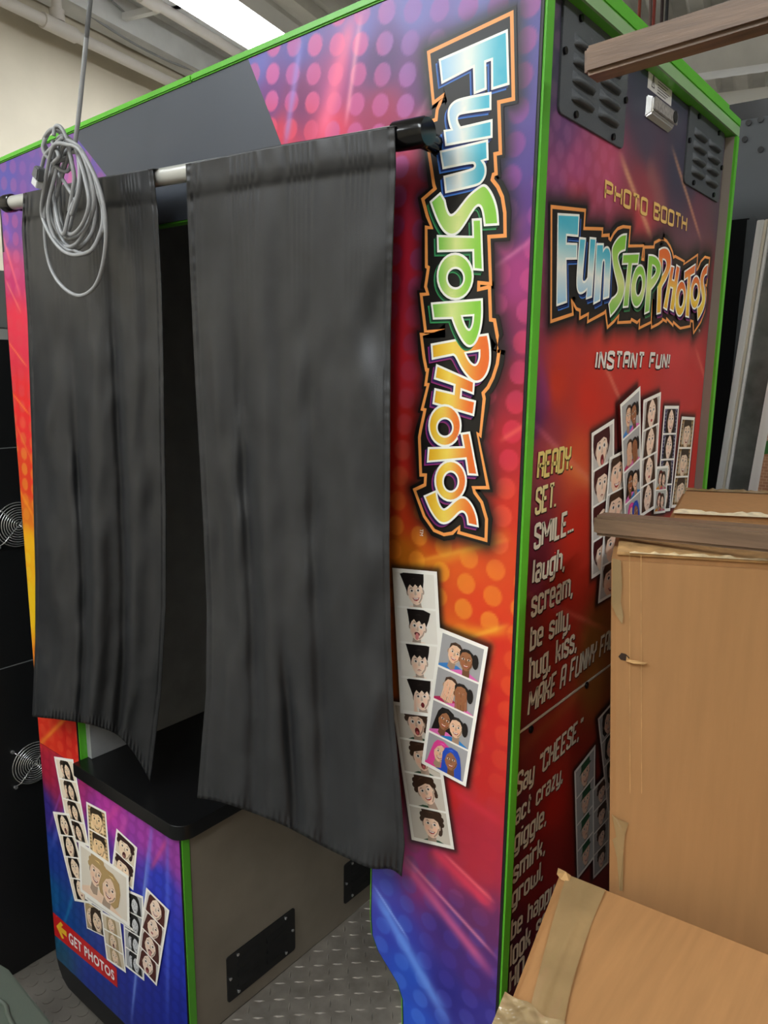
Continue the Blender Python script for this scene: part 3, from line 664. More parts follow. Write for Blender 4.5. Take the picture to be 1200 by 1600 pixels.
fbP, fbC = ctrl(FB, 'F'); fdP, fdC = ctrl(FD, 'F'); lbP, lbC = ctrl(LB, 'F'); sbP, sbC = ctrl(SB, 'S')
DO, DU, DV = (-.461, 1.981), (.0395, -.0085), (-.003, -.0345)
def dstrength(V):
    s = np.ones(len(V)) * .95
    s *= np.where((V[:, 1] < 1.25) & (V[:, 1] > .95), .6, 1) * np.where(V[:, 1] < .85, .5, 1)
    return s
def halo(V, col, poly, wd, amt):
    if poly is None: return col
    dm = np.full(len(V), 9.0)
    for i in range(len(poly)): d, t = segdist(V, poly[i], poly[(i + 1) % len(poly)]); dm = np.minimum(dm, d)
    k = amt * np.exp(-(dm / wd) ** 2)
    return col * (1 - k[:, None]) + 18 * k[:, None]
def front_col(V):
    c = blend(V, fbP, fbC); c = dots(V, c, blend(V, fdP, fdC), DO, DU, DV, .0135, dstrength(V)); c = rays(V, c, FR, 'F')
    near = V[:, 0] > -.28
    c[near] = halo(V[near], c[near], LOGO_F, .016, .9)
    for q in FSTRIP: c[near] = halo(V[near], c[near], q, .006, .7)
    return np.clip(c, 0, 255)
def left_col(V):
    c = blend(V, fbP, fbC); c = dots(V, c, blend(V, fdP, fdC), DO, DU, DV, .0135, .6); return np.clip(rays(V, c, FR, 'F'), 0, 255)
def low_col(V):
    c = blend(V, lbP, lbC); c = dots(V, c, c * 1.15 + 14, DO, (.032, -.007), (-.003, -.03), .0125, .5); return np.clip(rays(V, c, LR, 'F'), 0, 255)
def side_col(V):
    c = blend(V, sbP, sbC); tm = (V[:, 1] > 1.62) & (V[:, 0] < .25)
    dc = c * .8 + np.array([235, 150, 190]) * .2
    c = dots(V, c, dc, (.1, 1.8), (.03, -.008), (.012, -.03), .0105, np.where(tm, .9, .0)); c = rays(V, c, SR, 'S')
    c = halo(V, c, LOGO_S, .018, .9)
    for q in SSTRIP: c = halo(V, c, q, .007, .75)
    return np.clip(c, 0, 255)
D0, D1, D2, D3 = (onY(440, 230), onY(388, 100), onY(175, 283), onY(124, 213))
cutf = lambda z: float(np.interp(z, [p[1] for p in CUT[::-1]], [p[0] for p in CUT[::-1]])) + .0025
XRP = XR - .0035
patch('printed_art', 'F', .01, ZO, cutf, lambda z: XRP, .0025, front_col, front)
# upper right art is bounded by the slanted black field and by the sloping top edge
def head_patch(x_edge, x_out, side):
    """rows run between the black field's slanted edge and the outer edge; the top row follows the sloping top"""
    n_z, step = 100, .0024
    V = []
    xs_e = [x_edge(t / n_z) for t in range(n_z + 1)]
    nx = int(abs(x_out - xs_e[0][0]) / step)
    for i in range(n_z + 1):
        xe, ze = xs_e[i]
        for j in range(nx + 1):
            u = j / nx; x = xe * (1 - u) + x_out * u
            zt = ztop(x) - .0075; V.append((x, ZO + (zt - ZO) * (i / n_z)))
    V = np.array(V); col = lin_np((front_col if side > 0 else left_col)(V))
    co = np.stack([V[:, 0], np.full(len(V), -.0006), V[:, 1]], 1)
    idx = np.arange((n_z + 1) * (nx + 1)).reshape(n_z + 1, nx + 1)
    fc = np.stack([idx[:-1, :-1], idx[:-1, 1:], idx[1:, 1:], idx[1:, :-1]], -1).reshape(-1, 4)
    if side < 0: fc = fc[:, ::-1]
    me = bpy.data.meshes.new('printed_art'); me.from_pydata(co.tolist(), [], fc.tolist()); me.materials.append(PRINT)
    at = me.color_attributes.new('Col', 'FLOAT_COLOR', 'POINT'); at.data.foreach_set('color', np.concatenate([col, np.ones((len(col), 1))], 1).astype(np.float32).ravel())
    o = bpy.data.objects.new('printed_art', me); COL.objects.link(o); o.parent = front
def edge_fn(a, b_):
    def f(t):
        z = ZO + t * (1.995 - ZO); x = a[0] + (b_[0] - a[0]) * (z - a[2]) / (b_[2] - a[2]); return x, z
    return f
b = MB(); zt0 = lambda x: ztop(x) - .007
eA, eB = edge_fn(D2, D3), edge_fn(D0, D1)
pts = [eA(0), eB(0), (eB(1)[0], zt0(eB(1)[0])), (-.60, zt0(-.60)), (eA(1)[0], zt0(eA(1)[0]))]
b.add([(x, -.0004, z) for x, z in pts], [(0, 1, 2, 3, 4)]).build('hazed_header_field', mat('hazed_black_print', (66, 72, 82), .38, bump=.05, bscale=900), front)  # black header print, its colour lifted and blued to carry haze
head_patch(edge_fn(D0, D1), XRP, 1)
head_patch(edge_fn(D2, D3), -1.252, -1)
leftx = lambda z: float(np.interp(z, [.2, 1.62, 1.98], [XL, -1.269, -1.255])) + .003
patch('printed_art', 'F', ZS - .02, ZO, leftx, lambda z: XO0 - .003, .0034, left_col, front)
patch('printed_art', 'F', .066, ZS - .021, lambda z: leftx(max(z, .2)), lambda z: XB - .003, .0036, low_col, front)
patch('printed_art', 'S', 1.0935, 1.985, lambda z: .0205, lambda z: YB - .0175, .0042, side_col, side_up)
patch('printed_art', 'S', .035, 1.0875, lambda z: .0205, lambda z: YB - .0175, .0046, side_col, side_lo)
def ax_front(p):
    if p == 'shadow': return (-.0042, -.0042)
    return p[0]
def ax_side(p):
    if p == 'shadow': return (.006, -.005)
    return p[1]
logo('F', LETF, ORAF, 1.0, front, ax_front)
logo('S', LETS, ORAS, 1.0, side_up, ax_side)
# portraits: simple generic faces drawn as flat coloured shapes
def el(cx, cy, rx, ry, n=18, rot=0, a0=0, a1=360):
    return [(cx + rx * math.cos(t) * math.cos(rot) - ry * math.sin(t) * math.sin(rot), cy + rx * math.cos(t) * math.sin(rot) + ry * math.sin(t) * math.cos(rot)) for t in [math.radians(a0 + (a1 - a0) * i / (n if a1 - a0 == 360 else n - 1)) for i in range(n)]]
def person(D, cx, cy, s, tilt, sk, hair, style, mouth, shirt, rnd):
    """D(poly, colour) draws in cell units; s = half face height"""
    def T(L): c, d = math.cos(tilt), math.sin(tilt); return [(cx + x * s * c - y * s * d, cy + x * s * d + y * s * c) for x, y in L]
    dk = tuple(v * .72 for v in sk); dh = tuple(v * .6 for v in hair); lt = (min(255, sk[0] * 1.03), sk[1] * .97, sk[2] * .95)
    hl = tuple(min(255, v * 1.35 + 14) for v in hair)
    if style == 'long': D(T([(-1.0, .6), (-.7, 1.15), (0, 1.35), (.7, 1.15), (1.0, .6), (1.15, -.4), (1.2, -1.7), (.6, -2.0), (-.6, -2.0), (-1.2, -1.7), (-1.1, -.4)]), hair)
    if style == 'bob': D(T([(-1.0, .5), (-.75, 1.15), (0, 1.35), (.75, 1.15), (1.05, .5), (1.1, -.5), (.8, -.95), (-.8, -.95), (-1.1, -.5)]), hair)
    if style == 'afro': D(T(el(0, .45, 1.1, 1.2)), hair)
    if style == 'curly':
        D(T(el(.05, .4, .95, 1.0)), hair)
        for k in range(9): a = math.radians(-10 + 25 * k); D(T(el(.05 + .9 * math.cos(a), .45 + .9 * math.sin(a), .24, .24, 8)), hair, False)
        D(T(el(.75, -.2, .25, .5, 10)), hair)
    sw = 2.1 if s > .28 else 1.6
    D([(cx - s * sw, cy - s * 3.2), (cx + s * sw, cy - s * 3.2), (cx + s * sw * .96, cy - s * 1.72), (cx + s * 1.3, cy - s * 1.42), (cx + s * .5, cy - s * 1.12), (cx - s * .5, cy - s * 1.12), (cx - s * 1.3, cy - s * 1.42), (cx - s * sw * .96, cy - s * 1.72)], shirt if shirt else sk)
    D(T([(-.34, -.5), (.34, -.5), (.42, -1.55), (0, -1.75), (-.42, -1.55)]), dk)
    if shirt and max(shirt) < 150: D([(cx - s * .5, cy - s * 1.35), (cx, cy - s * 2.2), (cx + s * .5, cy - s * 1.35), (cx + s * .3, cy - s * 1.3), (cx, cy - s * 1.7), (cx - s * .3, cy - s * 1.3)], (235, 230, 220))
    D(T(el(-.72, -.02, .13, .24, 8)), dk, False); D(T(el(.72, -.02, .13, .24, 8)), dk)
    D(T([(-.68, .45), (-.45, .85), (0, .98), (.45, .85), (.68, .45), (.72, -.05), (.62, -.5), (.35, -.88), (.08, -1.02), (-.1, -1.02), (-.37, -.88), (-.64, -.5), (-.72, -.05)]), sk)
    D(T(el(-.36, -.28, .2, .2, 10)), lt, False); D(T(el(.34, -.28, .2, .2, 10)), lt)
    D(T([(.25, -.9), (.55, -.55), (.7, -.1), (.6, -.1), (.45, -.5), (.15, -.85)]), dk)
    # hair in front
    if style == 'pomp': D(T([(-.76, .0), (-.95, .7), (-1.2, 1.5), (-.5, 1.62), (.3, 1.55), (1.05, 1.4), (.95, .8), (.78, .2), (.6, .55), (.35, .35), (.1, .6), (-.15, .38), (-.4, .62), (-.6, .4)]), hair)
    elif style in ('short', 'curly', 'afro'): D(T([(-.78, .05), (-.86, .7), (-.5, 1.2), (.1, 1.35), (.62, 1.15), (.88, .6), (.76, .05), (.62, .42), (.25, .58), (-.2, .5), (-.58, .45)]), hair)
    elif style in ('long', 'bob'): D(T([(-.8, -.3), (-.86, .6), (-.4, 1.15), (.2, 1.2), (.75, .85), (.86, 0), (.78, -.4), (.62, .3), (.2, .75), (-.1, .85), (-.5, .5)]), hair)
    elif style == 'tied': D(T([(-.72, .2), (-.7, .8), (-.25, 1.12), (.3, 1.12), (.72, .8), (.74, .2), (.45, .72), (0, .85), (-.45, .72)]), hair)
    elif style == 'tail':
        D(T(el(1.0, .1, .35, .75, 12)), hair); D(T([(-.72, .2), (-.7, .8), (-.25, 1.12), (.3, 1.12), (.78, .75), (.78, .1), (.45, .72), (0, .85), (-.45, .72)]), hair)
    elif style == 'hat': D(T([(-1.15, .42), (1.15, .52), (.8, .7), (.75, 1.3), (-.7, 1.3), (-.75, .62)]), (40, 90, 60))
    D(T([(-.4, .95), (.05, 1.12), (.3, 1.0), (.05, 1.03)]), hl)
    # features
    wide = mouth in ('open', 'tongue')
    for e in (-.3, .3):
        D(T(el(e, .12, .18, .14 if wide else .09, 10)), (240, 236, 230), False)
    D.up()
    for e in (-.3, .3): D(T(el(e + .01, .12, .095, .095 if wide else .085, 8)), (40, 28, 24), False)
    bl = .36 if wide else .3
    for e in (-1, 1): D(T([(e * .14, bl - .02), (e * .34, bl + .08), (e * .5, bl - .02), (e * .34, bl + .02)]), dh if sum(hair) > 200 else (36, 26, 22), False)
    D.up()
    D(T([(-.03, .1), (.05, .1), (.13, -.2), (0, -.27), (-.1, -.2)]), tuple(v * .86 for v in sk))
    if mouth == 'smile': D(T([(-.34, -.42), (0, -.5), (.34, -.42), (.2, -.64), (0, -.7), (-.2, -.64)]), (176, 60, 58)); D(T([(-.26, -.46), (0, -.52), (.26, -.46), (.14, -.58), (-.14, -.58)]), (244, 240, 232))
    elif mouth == 'open': D(T(el(.02, -.6, .22, .3, 12)), (120, 30, 34)); D(T(el(.02, -.72, .13, .14, 10)), (205, 100, 100))
    elif mouth == 'tongue': D(T(el(0, -.5, .26, .16, 12)), (110, 30, 34)); D(T(el(.02, -.7, .17, .28, 12)), (226, 140, 135))
    elif mouth == 'pout': D(T(el(0, -.55, .16, .1, 10)), (190, 70, 74))
    else: D(T([(-.24, -.6), (0, -.5), (.24, -.6), (0, -.58)]), (160, 72, 66)); D(T([(-.2, -.62), (.2, -.62), (0, -.7)]), tuple(v * .88 for v in sk))
    if mouth == 'hands':
        for e in (-.36, .36):
            for f in range(4): D(T([(e - .3 + f * .17, -1.5), (e - .16 + f * .17, -1.5), (e - .14 + f * .15, .45 + .12 * (f in (1, 2))), (e - .26 + f * .15, .45 + .12 * (f in (1, 2)))]), lt if f % 2 else sk, False)
        D.up()
    elif mouth == 'cheek':
        for f in range(3): D(T([(-.95 + f * .12, -1.6), (-.82 + f * .12, -1.6), (-.6 + f * .1, .15), (-.7 + f * .1, .15)]), lt if f % 2 else sk, False)
        D.up(); D(T(el(.05, -.58, .17, .22, 12)), (110, 30, 34))

SK = (252, 222, 198); SKW = (250, 212, 184); SKB = (164, 108, 72); SKM = (238, 194, 160)
HB = (30, 24, 22); HBR = (66, 44, 30); HR = (92, 34, 26); HBL = (196, 158, 96); HDR = (70, 22, 26)
def photo(I, quad, n, people, bg, border=.045, border_col=(254, 250, 240), tint=None, margin_top=None, frame=None):
    """a printed strip: white quad with n cells from top to bottom, each with its portrait"""
    TL, TR, BR, BL = quad
    def at(u, v): return tuple((TL * (1 - u) + TR * u) * (1 - v) + (BL * (1 - u) + BR * u) * v)
    tn = (lambda c: tuple(mix(c, tuple(sum(c) / 3 * t for t in tint[:3]), tint[3]))) if tint else (lambda c: c)
    I.fill([at(0, 0), at(1, 0), at(1, 1), at(0, 1)], border_col)
    W = np.linalg.norm(TR - TL); Hh = np.linalg.norm(BL - TL); bx = .07 if n > 1 else .045; by = bx * W / Hh; gap = by * .6
    ch = (1 - 2 * by - gap * (n - 1)) / n
    class D:
        def __init__(s, v0): s.v0 = v0
        def clip(s, poly):
            for ax, lo, sg in ((0, 0, 1), (0, 1, -1), (1, 0, 1), (1, 1, -1)):
                out = []
                for i in range(len(poly)):
                    a, b_ = poly[i - 1], poly[i]; da, db = (a[ax] - lo) * sg, (b_[ax] - lo) * sg
                    if (da >= 0) != (db >= 0): t = da / (da - db); out.append((a[0] + (b_[0] - a[0]) * t, a[1] + (b_[1] - a[1]) * t))
                    if db >= 0: out.append(b_)
                poly = out
                if len(poly) < 3: return []
            return poly
        def __call__(s, poly, col, raise_=True, flat=False):
            if not flat: poly = [(.5 + (u - .5) * asp, v) for u, v in poly]
            poly = s.clip(poly)
            if len(poly) < 3: return
            I.fill([at(bx + (1 - 2 * bx) * u, s.v0 + ch * (1 - v)) for u, v in poly], tn(col), raise_=raise_)
        def up(s): I.up()
    asp = (ch * Hh) / ((1 - 2 * bx) * W)
    base = I.off
    for k in range(n):
        I.off = base
        d = D(by + k * (ch + gap)); d([(0, 0), (1, 0), (1, 1), (0, 1)], bg if not isinstance(bg, list) else bg[k % len(bg)], flat=True)
        if frame:
            d([(0, 0), (1, 0), (1, 1), (0, 1)], frame[0], flat=True)
            for j in range(6):
                for (u, v) in ((.04 + .16 * j, .02), (.04 + .16 * j, .94), (.02, .05 + .15 * j), (.88, .05 + .15 * j)): d([(u, v), (u + .09, v), (u + .09, v + .045), (u, v + .045)], frame[1], False, True)
            I.up(); d([(.14, .1), (.86, .1), (.86, .9), (.14, .9)], bg, flat=True)
        for p in people[k % len(people)]: person(d, *p, random)
    I.off = base + I.st * 30
def strip_obj(plane, quad, off, parent, label, **kw):
    I = Ink(plane, off, .00004); photo(I, quad, **kw); return I.build('photo_strip', parent, label)
def solo(sk, hair, style, shirt, ms, cx=.5, cy=.50, s=.31, tl=(0, -.1, .12, .05)):
    s *= 1.22
    return [[(cx + .02 * (i % 2), cy, s, tl[i % 4], sk, hair, style, m, shirt)] for i, m in enumerate(ms)]
def duo(a, b_, ms, s=.30, y=.5):
    return [[(.3, y + .03, s, -.15, a[0], a[1], a[2], m[0], a[3]), (.7, y - .03, s, .12, b_[0], b_[1], b_[2], m[1], b_[3])] for m in ms]
LG = (236, 228, 218); GR = (176, 172, 168)
# front, right panel
strip_obj('F', QF['man'], .0012, front, 'printed strip of a dark-haired man in a green jacket', n=4, people=solo(SKW, HBR, 'curly', (52, 84, 58), ('open', 'open', 'smile', 'smile'), .55, .52, .33, (0, .1, .35, -.1)), bg=(216, 206, 190))
strip_obj('F', QF['woman'], .0030, front, 'printed strip of a woman with swept-up black hair', n=4, people=solo(SK, HB, 'pomp', None, ('smile', 'tongue', 'flat', 'cheek'), .5, .45, .31, (.12, -.15, 0, .08)), bg=(244, 238, 226))
kd = (SKM, HBR, 'tied', (60, 130, 200)); ke = (SKB, HB, 'tail', (226, 110, 180))
pg = duo(kd, ke, (('smile', 'smile'),)) + duo((SKM, HBR, 'tied', (190, 40, 90)), (SKB, HB, 'tail', (226, 110, 180)), (('hands', 'hands'),)) + duo((SKB, HB, 'long', (226, 110, 180)), (SKM, HB, 'tail', (40, 130, 200)), (('smile', 'smile'),)) + duo((SKM, (232, 70, 150), 'long', (232, 70, 150)), (SKB, (40, 80, 190), 'long', (40, 80, 190)), (('smile', 'smile'),))
strip_obj('F', QF['girls'], .0048, front, 'printed strip of two children laughing and hiding their faces', n=4, people=pg, bg=(168, 166, 166))
def big(*a, **k): return [[(p[0], p[1] - .02, p[2] * 1.32, *p[3:]) for p in c] for c in solo(*a, **k)]
def bigduo(*a, **k): return [[(p[0], p[1], p[2] * 1.35, *p[3:]) for p in c] for c in duo(*a, **k)]
# front, lower left panel
def q3(*p): return px_quad('F', K3, p)
sep = (1.1, 1.0, .84, .55)
strip_obj('F', q3((95,82),(210,100),(305,620),(188,575)), .0012, front, 'printed strip of a smiling couple', n=4, people=bigduo((SKW, HBR, 'short', (90, 80, 70)), (SKW, HB, 'long', (40, 34, 32)), (('smile', 'smile'), ('open', 'smile'), ('flat', 'pout'), ('smile', 'smile'))), bg=LG, tint=sep)
strip_obj('F', q3((92,408),(190,420),(325,958),(222,940)), .0028, front, 'printed strip of a woman with long black hair', n=4, people=big(SK, HB, 'long', (70, 30, 34), ('open', 'pout', 'flat', 'pout'), .55, .55, .33), bg=LG, tint=sep)
strip_obj('F', q3((287,350),(405,412),(432,740),(306,665)), .0012, front, 'sepia strip with patterned frames', n=2, people=big(SKW, HBR, 'short', (120, 100, 80), ('smile', 'smile'), .5, .52, .32), bg=LG, tint=(1.15, .98, .72, .8), frame=((222, 190, 130), (96, 72, 44)))
strip_obj('F', q3((468,510),(592,625),(568,880),(438,760)), .0014, front, 'printed strip of a woman with dark red curls', n=2, people=big(SK, HDR, 'curly', None, ('open', 'smile'), .45, .52, .34), bg=(224, 218, 206), tint=sep)
strip_obj('F', q3((272,930),(385,1000),(400,1158),(292,1105)), .0013, front, 'framed print of two faces', n=1, people=bigduo((SKW, HBL, 'long', (160, 120, 80)), (SKW, HBR, 'long', (120, 90, 70)), (('smile', 'smile'),)), bg=LG, frame=((225, 215, 195), (70, 60, 50)), tint=sep)
strip_obj('F', q3((500,860),(628,915),(634,1418),(522,1330)), .0016, front, 'black and white strip of a couple', n=4, people=bigduo((SKW, HB, 'short', (90, 90, 90)), (SKW, HB, 'long', (60, 60, 60)), (('smile', 'smile'), ('flat', 'smile'))), bg=(180, 180, 180), tint=(1, 1, 1, 1))
strip_obj('F', q3((375,1000),(492,1060),(527,1370),(412,1290)), .0022, front, 'sepia strip of a fair-haired woman', n=3, people=big(SKW, HBL, 'long', (190, 160, 120), ('smile', 'open', 'smile'), .5, .52, .35), bg=(216, 204, 180), tint=sep)
strip_obj('F', q3((650,858),(788,995),(712,1445),(588,1310)), .0034, front, 'printed strip of a woman with long red hair', n=4, people=big(SK, HR, 'long', None, ('smile', 'pout', 'tongue', 'open'), .5, .55, .34), bg=(222, 214, 204), tint=(1.05, 1, .92, .25))
strip_obj('F', q3((285,895),(570,1100),(582,1122),(290,925)), .0046, front, 'edge of a second large print', n=1, people=[[]], bg=(225, 220, 210))
strip_obj('F', q3((250,578),(550,788),(556,1092),(262,880)), .0052, front, 'large print of two fair-haired people hugging', n=1, people=[[(.26, .6, .30, -.25, SKW, HBL, 'curly', 'smile', SKW), (.72, .46, .32, -.3, SKW, HBL, 'bob', 'smile', SKW)]], bg=(228, 222, 208), tint=(1.1, 1, .86, .25))
# GET PHOTOS banner
I = Ink('F', .0012, .0001)
bq = px_quad('F', ONE, [(82.5, 1424), (183, 1513), (184.4, 1543), (85.5, 1460)])
XLB = leftx(.2)
bq[0][0] = bq[3][0] = XLB + .001
def bat(u, v): return tuple((bq[3] * (1 - u) + bq[2] * u) * (1 - v) + (bq[0] * (1 - u) + bq[1] * u) * v)
I.fill([bat(0, 0), bat(1, 0), bat(1, 1), bat(0, 1)], (206, 30, 34))
I.fill([bat(*p) for p in ((.045, .5), (.13, .88), (.17, .80), (.13, .64), (.22, .64), (.22, .40), (.13, .40), (.17, .22), (.13, .12))], (246, 190, 50))
banner = I.build('get_photos_banner', front, 'red banner with yellow arrow and white words GET PHOTOS')
def text_mesh(txt, fn, ink, col, spacing=1.0):
    cu = bpy.data.curves.new('t', 'FONT'); cu.body = txt; cu.space_character = spacing; cu.resolution_u = 3
    to = bpy.data.objects.new('t', cu); COL.objects.link(to); dg = bpy.context.evaluated_depsgraph_get(); dg.update()
    me = bpy.data.meshes.new_from_object(to.evaluated_get(dg)); vs = [v.co.copy() for v in me.vertices]; fs = [tuple(p.vertices) for p in me.polygons]
    x0 = min(v.x for v in vs); x1 = max(v.x for v in vs); y0 = 0; y1 = max(v.y for v in vs)
    o = len(ink.v)
    for v in vs: ink.v.append(ink.P(*fn((v.x - x0) / (x1 - x0), (v.y - y0) / (y1 - y0)))); ink.c.append(col)
    ink.f += [tuple(i + o for i in f) for f in fs]
    bpy.data.objects.remove(to); bpy.data.curves.remove(cu); bpy.data.meshes.remove(me)
I = Ink('F', .0015, .0001)
for dx in (-.0012, 0, .0012):
    for dv in (-.012, .012):
        text_mesh('GET PHOTOS', lambda u, v: (lambda p: (p[0] + dx, p[1]))(bat(.26 + .70 * u, .27 + dv + .46 * v)), I, (245, 240, 235), 1.08); I.up()
I.build('banner_lettering', front, 'white words GET PHOTOS')

# ---- stroke lettering for the side text
W = .34; c_ = .07
def rb(x0, x1, y0, y1, c=c_): return [(x0 + c, y0), (x1 - c, y0), (x1, y0 + c), (x1, y1 - c), (x1 - c, y1), (x0 + c, y1), (x0, y1 - c), (x0, y0 + c), (x0 + c, y0)]
X = .70
G = {
 'A': (W, [[(0, 0), (0, 1 - c_), (c_, 1), (W - c_, 1), (W, 1 - c_), (W, 0)], [(0, .42), (W, .42)]]), 'B': (W, [[(0, 0), (0, 1), (W - c_, 1), (W, 1 - c_), (W, .58), (W - c_, .52), (0, .52)], [(W - c_, .52), (W, .46), (W, c_), (W - c_, 0), (0, 0)]]),
 'C': (W, [[(W, .28), (W, c_), (W - c_, 0), (c_, 0), (0, c_), (0, 1 - c_), (c_, 1), (W - c_, 1), (W, 1 - c_), (W, .72)]]), 'D': (W, [[(0, 0), (0, 1), (W - c_, 1), (W, 1 - c_), (W, c_), (W - c_, 0), (0, 0)]]),
 'E': (W, [[(W, 1), (0, 1), (0, 0), (W, 0)], [(0, .52), (W * .8, .52)]]), 'F': (W, [[(W, 1), (0, 1), (0, 0)], [(0, .52), (W * .8, .52)]]),
 'H': (W, [[(0, 0), (0, 1)], [(W, 0), (W, 1)], [(0, .52), (W, .52)]]), 'I': (.0, [[(0, 0), (0, 1)]]), 'K': (W, [[(0, 0), (0, 1)], [(W, 1), (W * .85, .66), (.05, .5), (W * .85, .34), (W, 0)]]),
 'L': (W * .9, [[(0, 1), (0, 0), (W * .9, 0)]]), 'M': (.56, [[(0, 0), (0, 1.03)], [(.02, 1), (.28, .32)], [(.28, .32), (.54, 1)], [(.56, 1.03), (.56, 0)]]), 'N': (W, [[(0, -.03), (0, 1.03)], [(.02, 1), (W - .02, 0)], [(W, -.03), (W, 1.03)]]), 'O': (W, [rb(0, W, 0, 1)]),
 'P': (W, [[(0, 0), (0, 1), (W - c_, 1), (W, 1 - c_), (W, .52), (W - c_, .45), (0, .45)]]), 'R': (W, [[(0, 0), (0, 1), (W - c_, 1), (W, 1 - c_), (W, .57), (W - c_, .5), (0, .5)], [(W * .55, .5), (W, .35), (W, 0)]]),
 'S': (W, [[(W, .75), (W, 1 - c_), (W - c_, 1), (c_, 1), (0, 1 - c_), (0, .62), (W, .4), (W, c_), (W - c_, 0), (c_, 0), (0, c_), (0, .25)]]), 'T': (W, [[(0, 1), (W, 1)], [(W / 2, 1), (W / 2, 0)]]),
 'U': (W, [[(0, 1), (0, c_), (c_, 0), (W - c_, 0), (W, c_), (W, 1)]]), 'Y': (W, [[(0, 1), (0, .6), (W / 2, .45), (W, .6), (W, 1)], [(W / 2, .45), (W / 2, 0)]]),
 'a': (.28, [[(0, X - c_), (c_, X), (.28 - c_, X), (.28, X - c_), (.28, 0)], [(.28, .4), (c_, .4), (0, .34), (0, c_), (c_, 0), (.28, 0)]]), 'b': (.28, [[(0, 1), (0, 0), (.28 - c_, 0), (.28, c_), (.28, X - c_), (.28 - c_, X), (0, X)]]),
 'c': (.26, [[(.26, X * .72), (.26, X - c_), (.26 - c_, X), (c_, X), (0, X - c_), (0, c_), (c_, 0), (.26 - c_, 0), (.26, c_), (.26, X * .28)]]), 'e': (.28, [[(0, X * .5), (.28, X * .5), (.28, X - c_), (.28 - c_, X), (c_, X), (0, X - c_), (0, c_), (c_, 0), (.28, 0)]]),
 'g': (.28, [[(.28, 0), (c_, 0), (0, c_), (0, X - c_), (c_, X), (.28, X), (.28, -.18), (.28 - c_, -.25), (0, -.25)]]), 'h': (.28, [[(0, 0), (0, 1)], [(0, X), (.28 - c_, X), (.28, X - c_), (.28, 0)]]), 'i': (0, [[(0, 0), (0, X)], [(0, .88), (0, 1)]]),
 'k': (.28, [[(0, 0), (0, 1)], [(.27, X), (.2, .48), (.04, .38), (.2, .26), (.28, 0)]]), 'l': (0, [[(0, 0), (0, 1)]]), 'm': (.5, [[(0, 0), (0, X), (.5 - c_, X), (.5, X - c_), (.5, 0)], [(.25, X), (.25, 0)]]), 'n': (.28, [[(0, 0), (0, X), (.28 - c_, X), (.28, X - c_), (.28, 0)]]),
 'o': (.28, [rb(0, .28, 0, X)]), 'p': (.28, [[(0, -.25), (0, X), (.28 - c_, X), (.28, X - c_), (.28, c_), (.28 - c_, 0), (0, 0)]]), 'r': (.2, [[(0, 0), (0, X), (.2, X), (.2, X - .12)]]),
 's': (.27, [[(.27, X * .74), (.27, X - c_), (.27 - c_, X), (c_, X), (0, X - c_), (0, X * .6), (.27, X * .4), (.27, c_), (.27 - c_, 0), (c_, 0), (0, c_), (0, X * .26)]]), 't': (.2, [[(.08, 1), (.08, c_), (.14, 0), (.22, 0)], [(0, X), (.22, X)]]),
 'u': (.28, [[(0, X), (0, c_), (c_, 0), (.28, 0)], [(.28, X), (.28, 0)]]), 'w': (.44, [[(0, X), (0, c_), (c_, 0), (.44 - c_, 0), (.44, c_), (.44, X)], [(.22, 0), (.22, X * .8)]]), 'y': (.28, [[(0, X), (0, c_), (c_, 0), (.28, 0)], [(.28, X), (.28, -.18), (.28 - c_, -.25), (0, -.25)]]),
 'z': (.27, [[(0, X), (.29, X)], [(.26, X), (.01, 0)], [(-.02, 0), (.27, 0)]]), '.': (0, [[(0, -.02), (0, .1)]]), ',': (0, [[(.02, .08), (.02, -.02), (-.03, -.16)]]), '!': (0, [[(0, 1), (0, .28)], [(0, -.02), (0, .1)]]),
 '\u201c': (.12, [[(0, .78), (0, .92), (.04, 1)], [(.13, .78), (.13, .92), (.17, 1)]]), '\u201d': (.12, [[(.04, 1), (.04, .9), (0, .78)], [(.17, 1), (.17, .9), (.13, .78)]]), ' ': (.16, []),
}
def stroke_text(txt, k, BL, BR, TLp, tlh, parent, col, hw=.055, gap=.17, wide=1.0, shadow=True):
    """BL, BR baseline ends and a point tlh cap heights above BL, all in crop coordinates; one part for each word"""
    o, e, t = [np.array(sy(*p)) for p in cr(k, [BL, BR, TLp])]
    adv = 0; words = [['', []]]
    for ch in txt:
        w0, pl_ = G[ch]
        if ch == ' ': words.append(['', []])
        else: words[-1][0] += ch
        for s in pl_: words[-1][1].append([(adv + x * wide, y) for x, y in s])
        adv += w0 * wide + gap
    adv -= gap
    ux = (e - o) / adv; uy = (t - o) / tlh
    m = lambda x, y: tuple(o + ux * x + uy * y)
    h = hw * 1.28 * (np.linalg.norm(ux) + np.linalg.norm(uy)) / 2
    for word, segs in words:
        I = Ink('S', .0016, .00015)
        if shadow:
            for s in segs: I.line([(p[0] + h * .7, p[1] - h * .7) for p in [m(*q) for q in s]], h * 1.05, (26, 14, 12), False, False)
            I.up()
        for s in segs:
            closed = s[0] == s[-1] and len(s) > 3
            I.line([m(*q) for q in (s[:-1] if closed else s)], h, col, closed, False)
        I.build('lettering', parent, 'printed word ' + word.strip('.,!\u201c\u201d'))
KT = (780, 680, 3.556); CRM = (226, 214, 190); YEL = (230, 205, 120)
stroke_text('PHOTO BOOTH', KS, (415, 238), (922, 443), (420, 137), 1, side_up, (240, 196, 112), .065, .26, wide=1.75, shadow=False)
stroke_text('INSTANT FUN!', (800, 533, 3.0), (387, 124), (728, 122), (395, 52), 1, side_up, (240, 232, 222), .06, .2, wide=1.1)
stroke_text('READY.', KT, (207, 236), (394, 182), (216, 104), 1, side_up, YEL, .062)
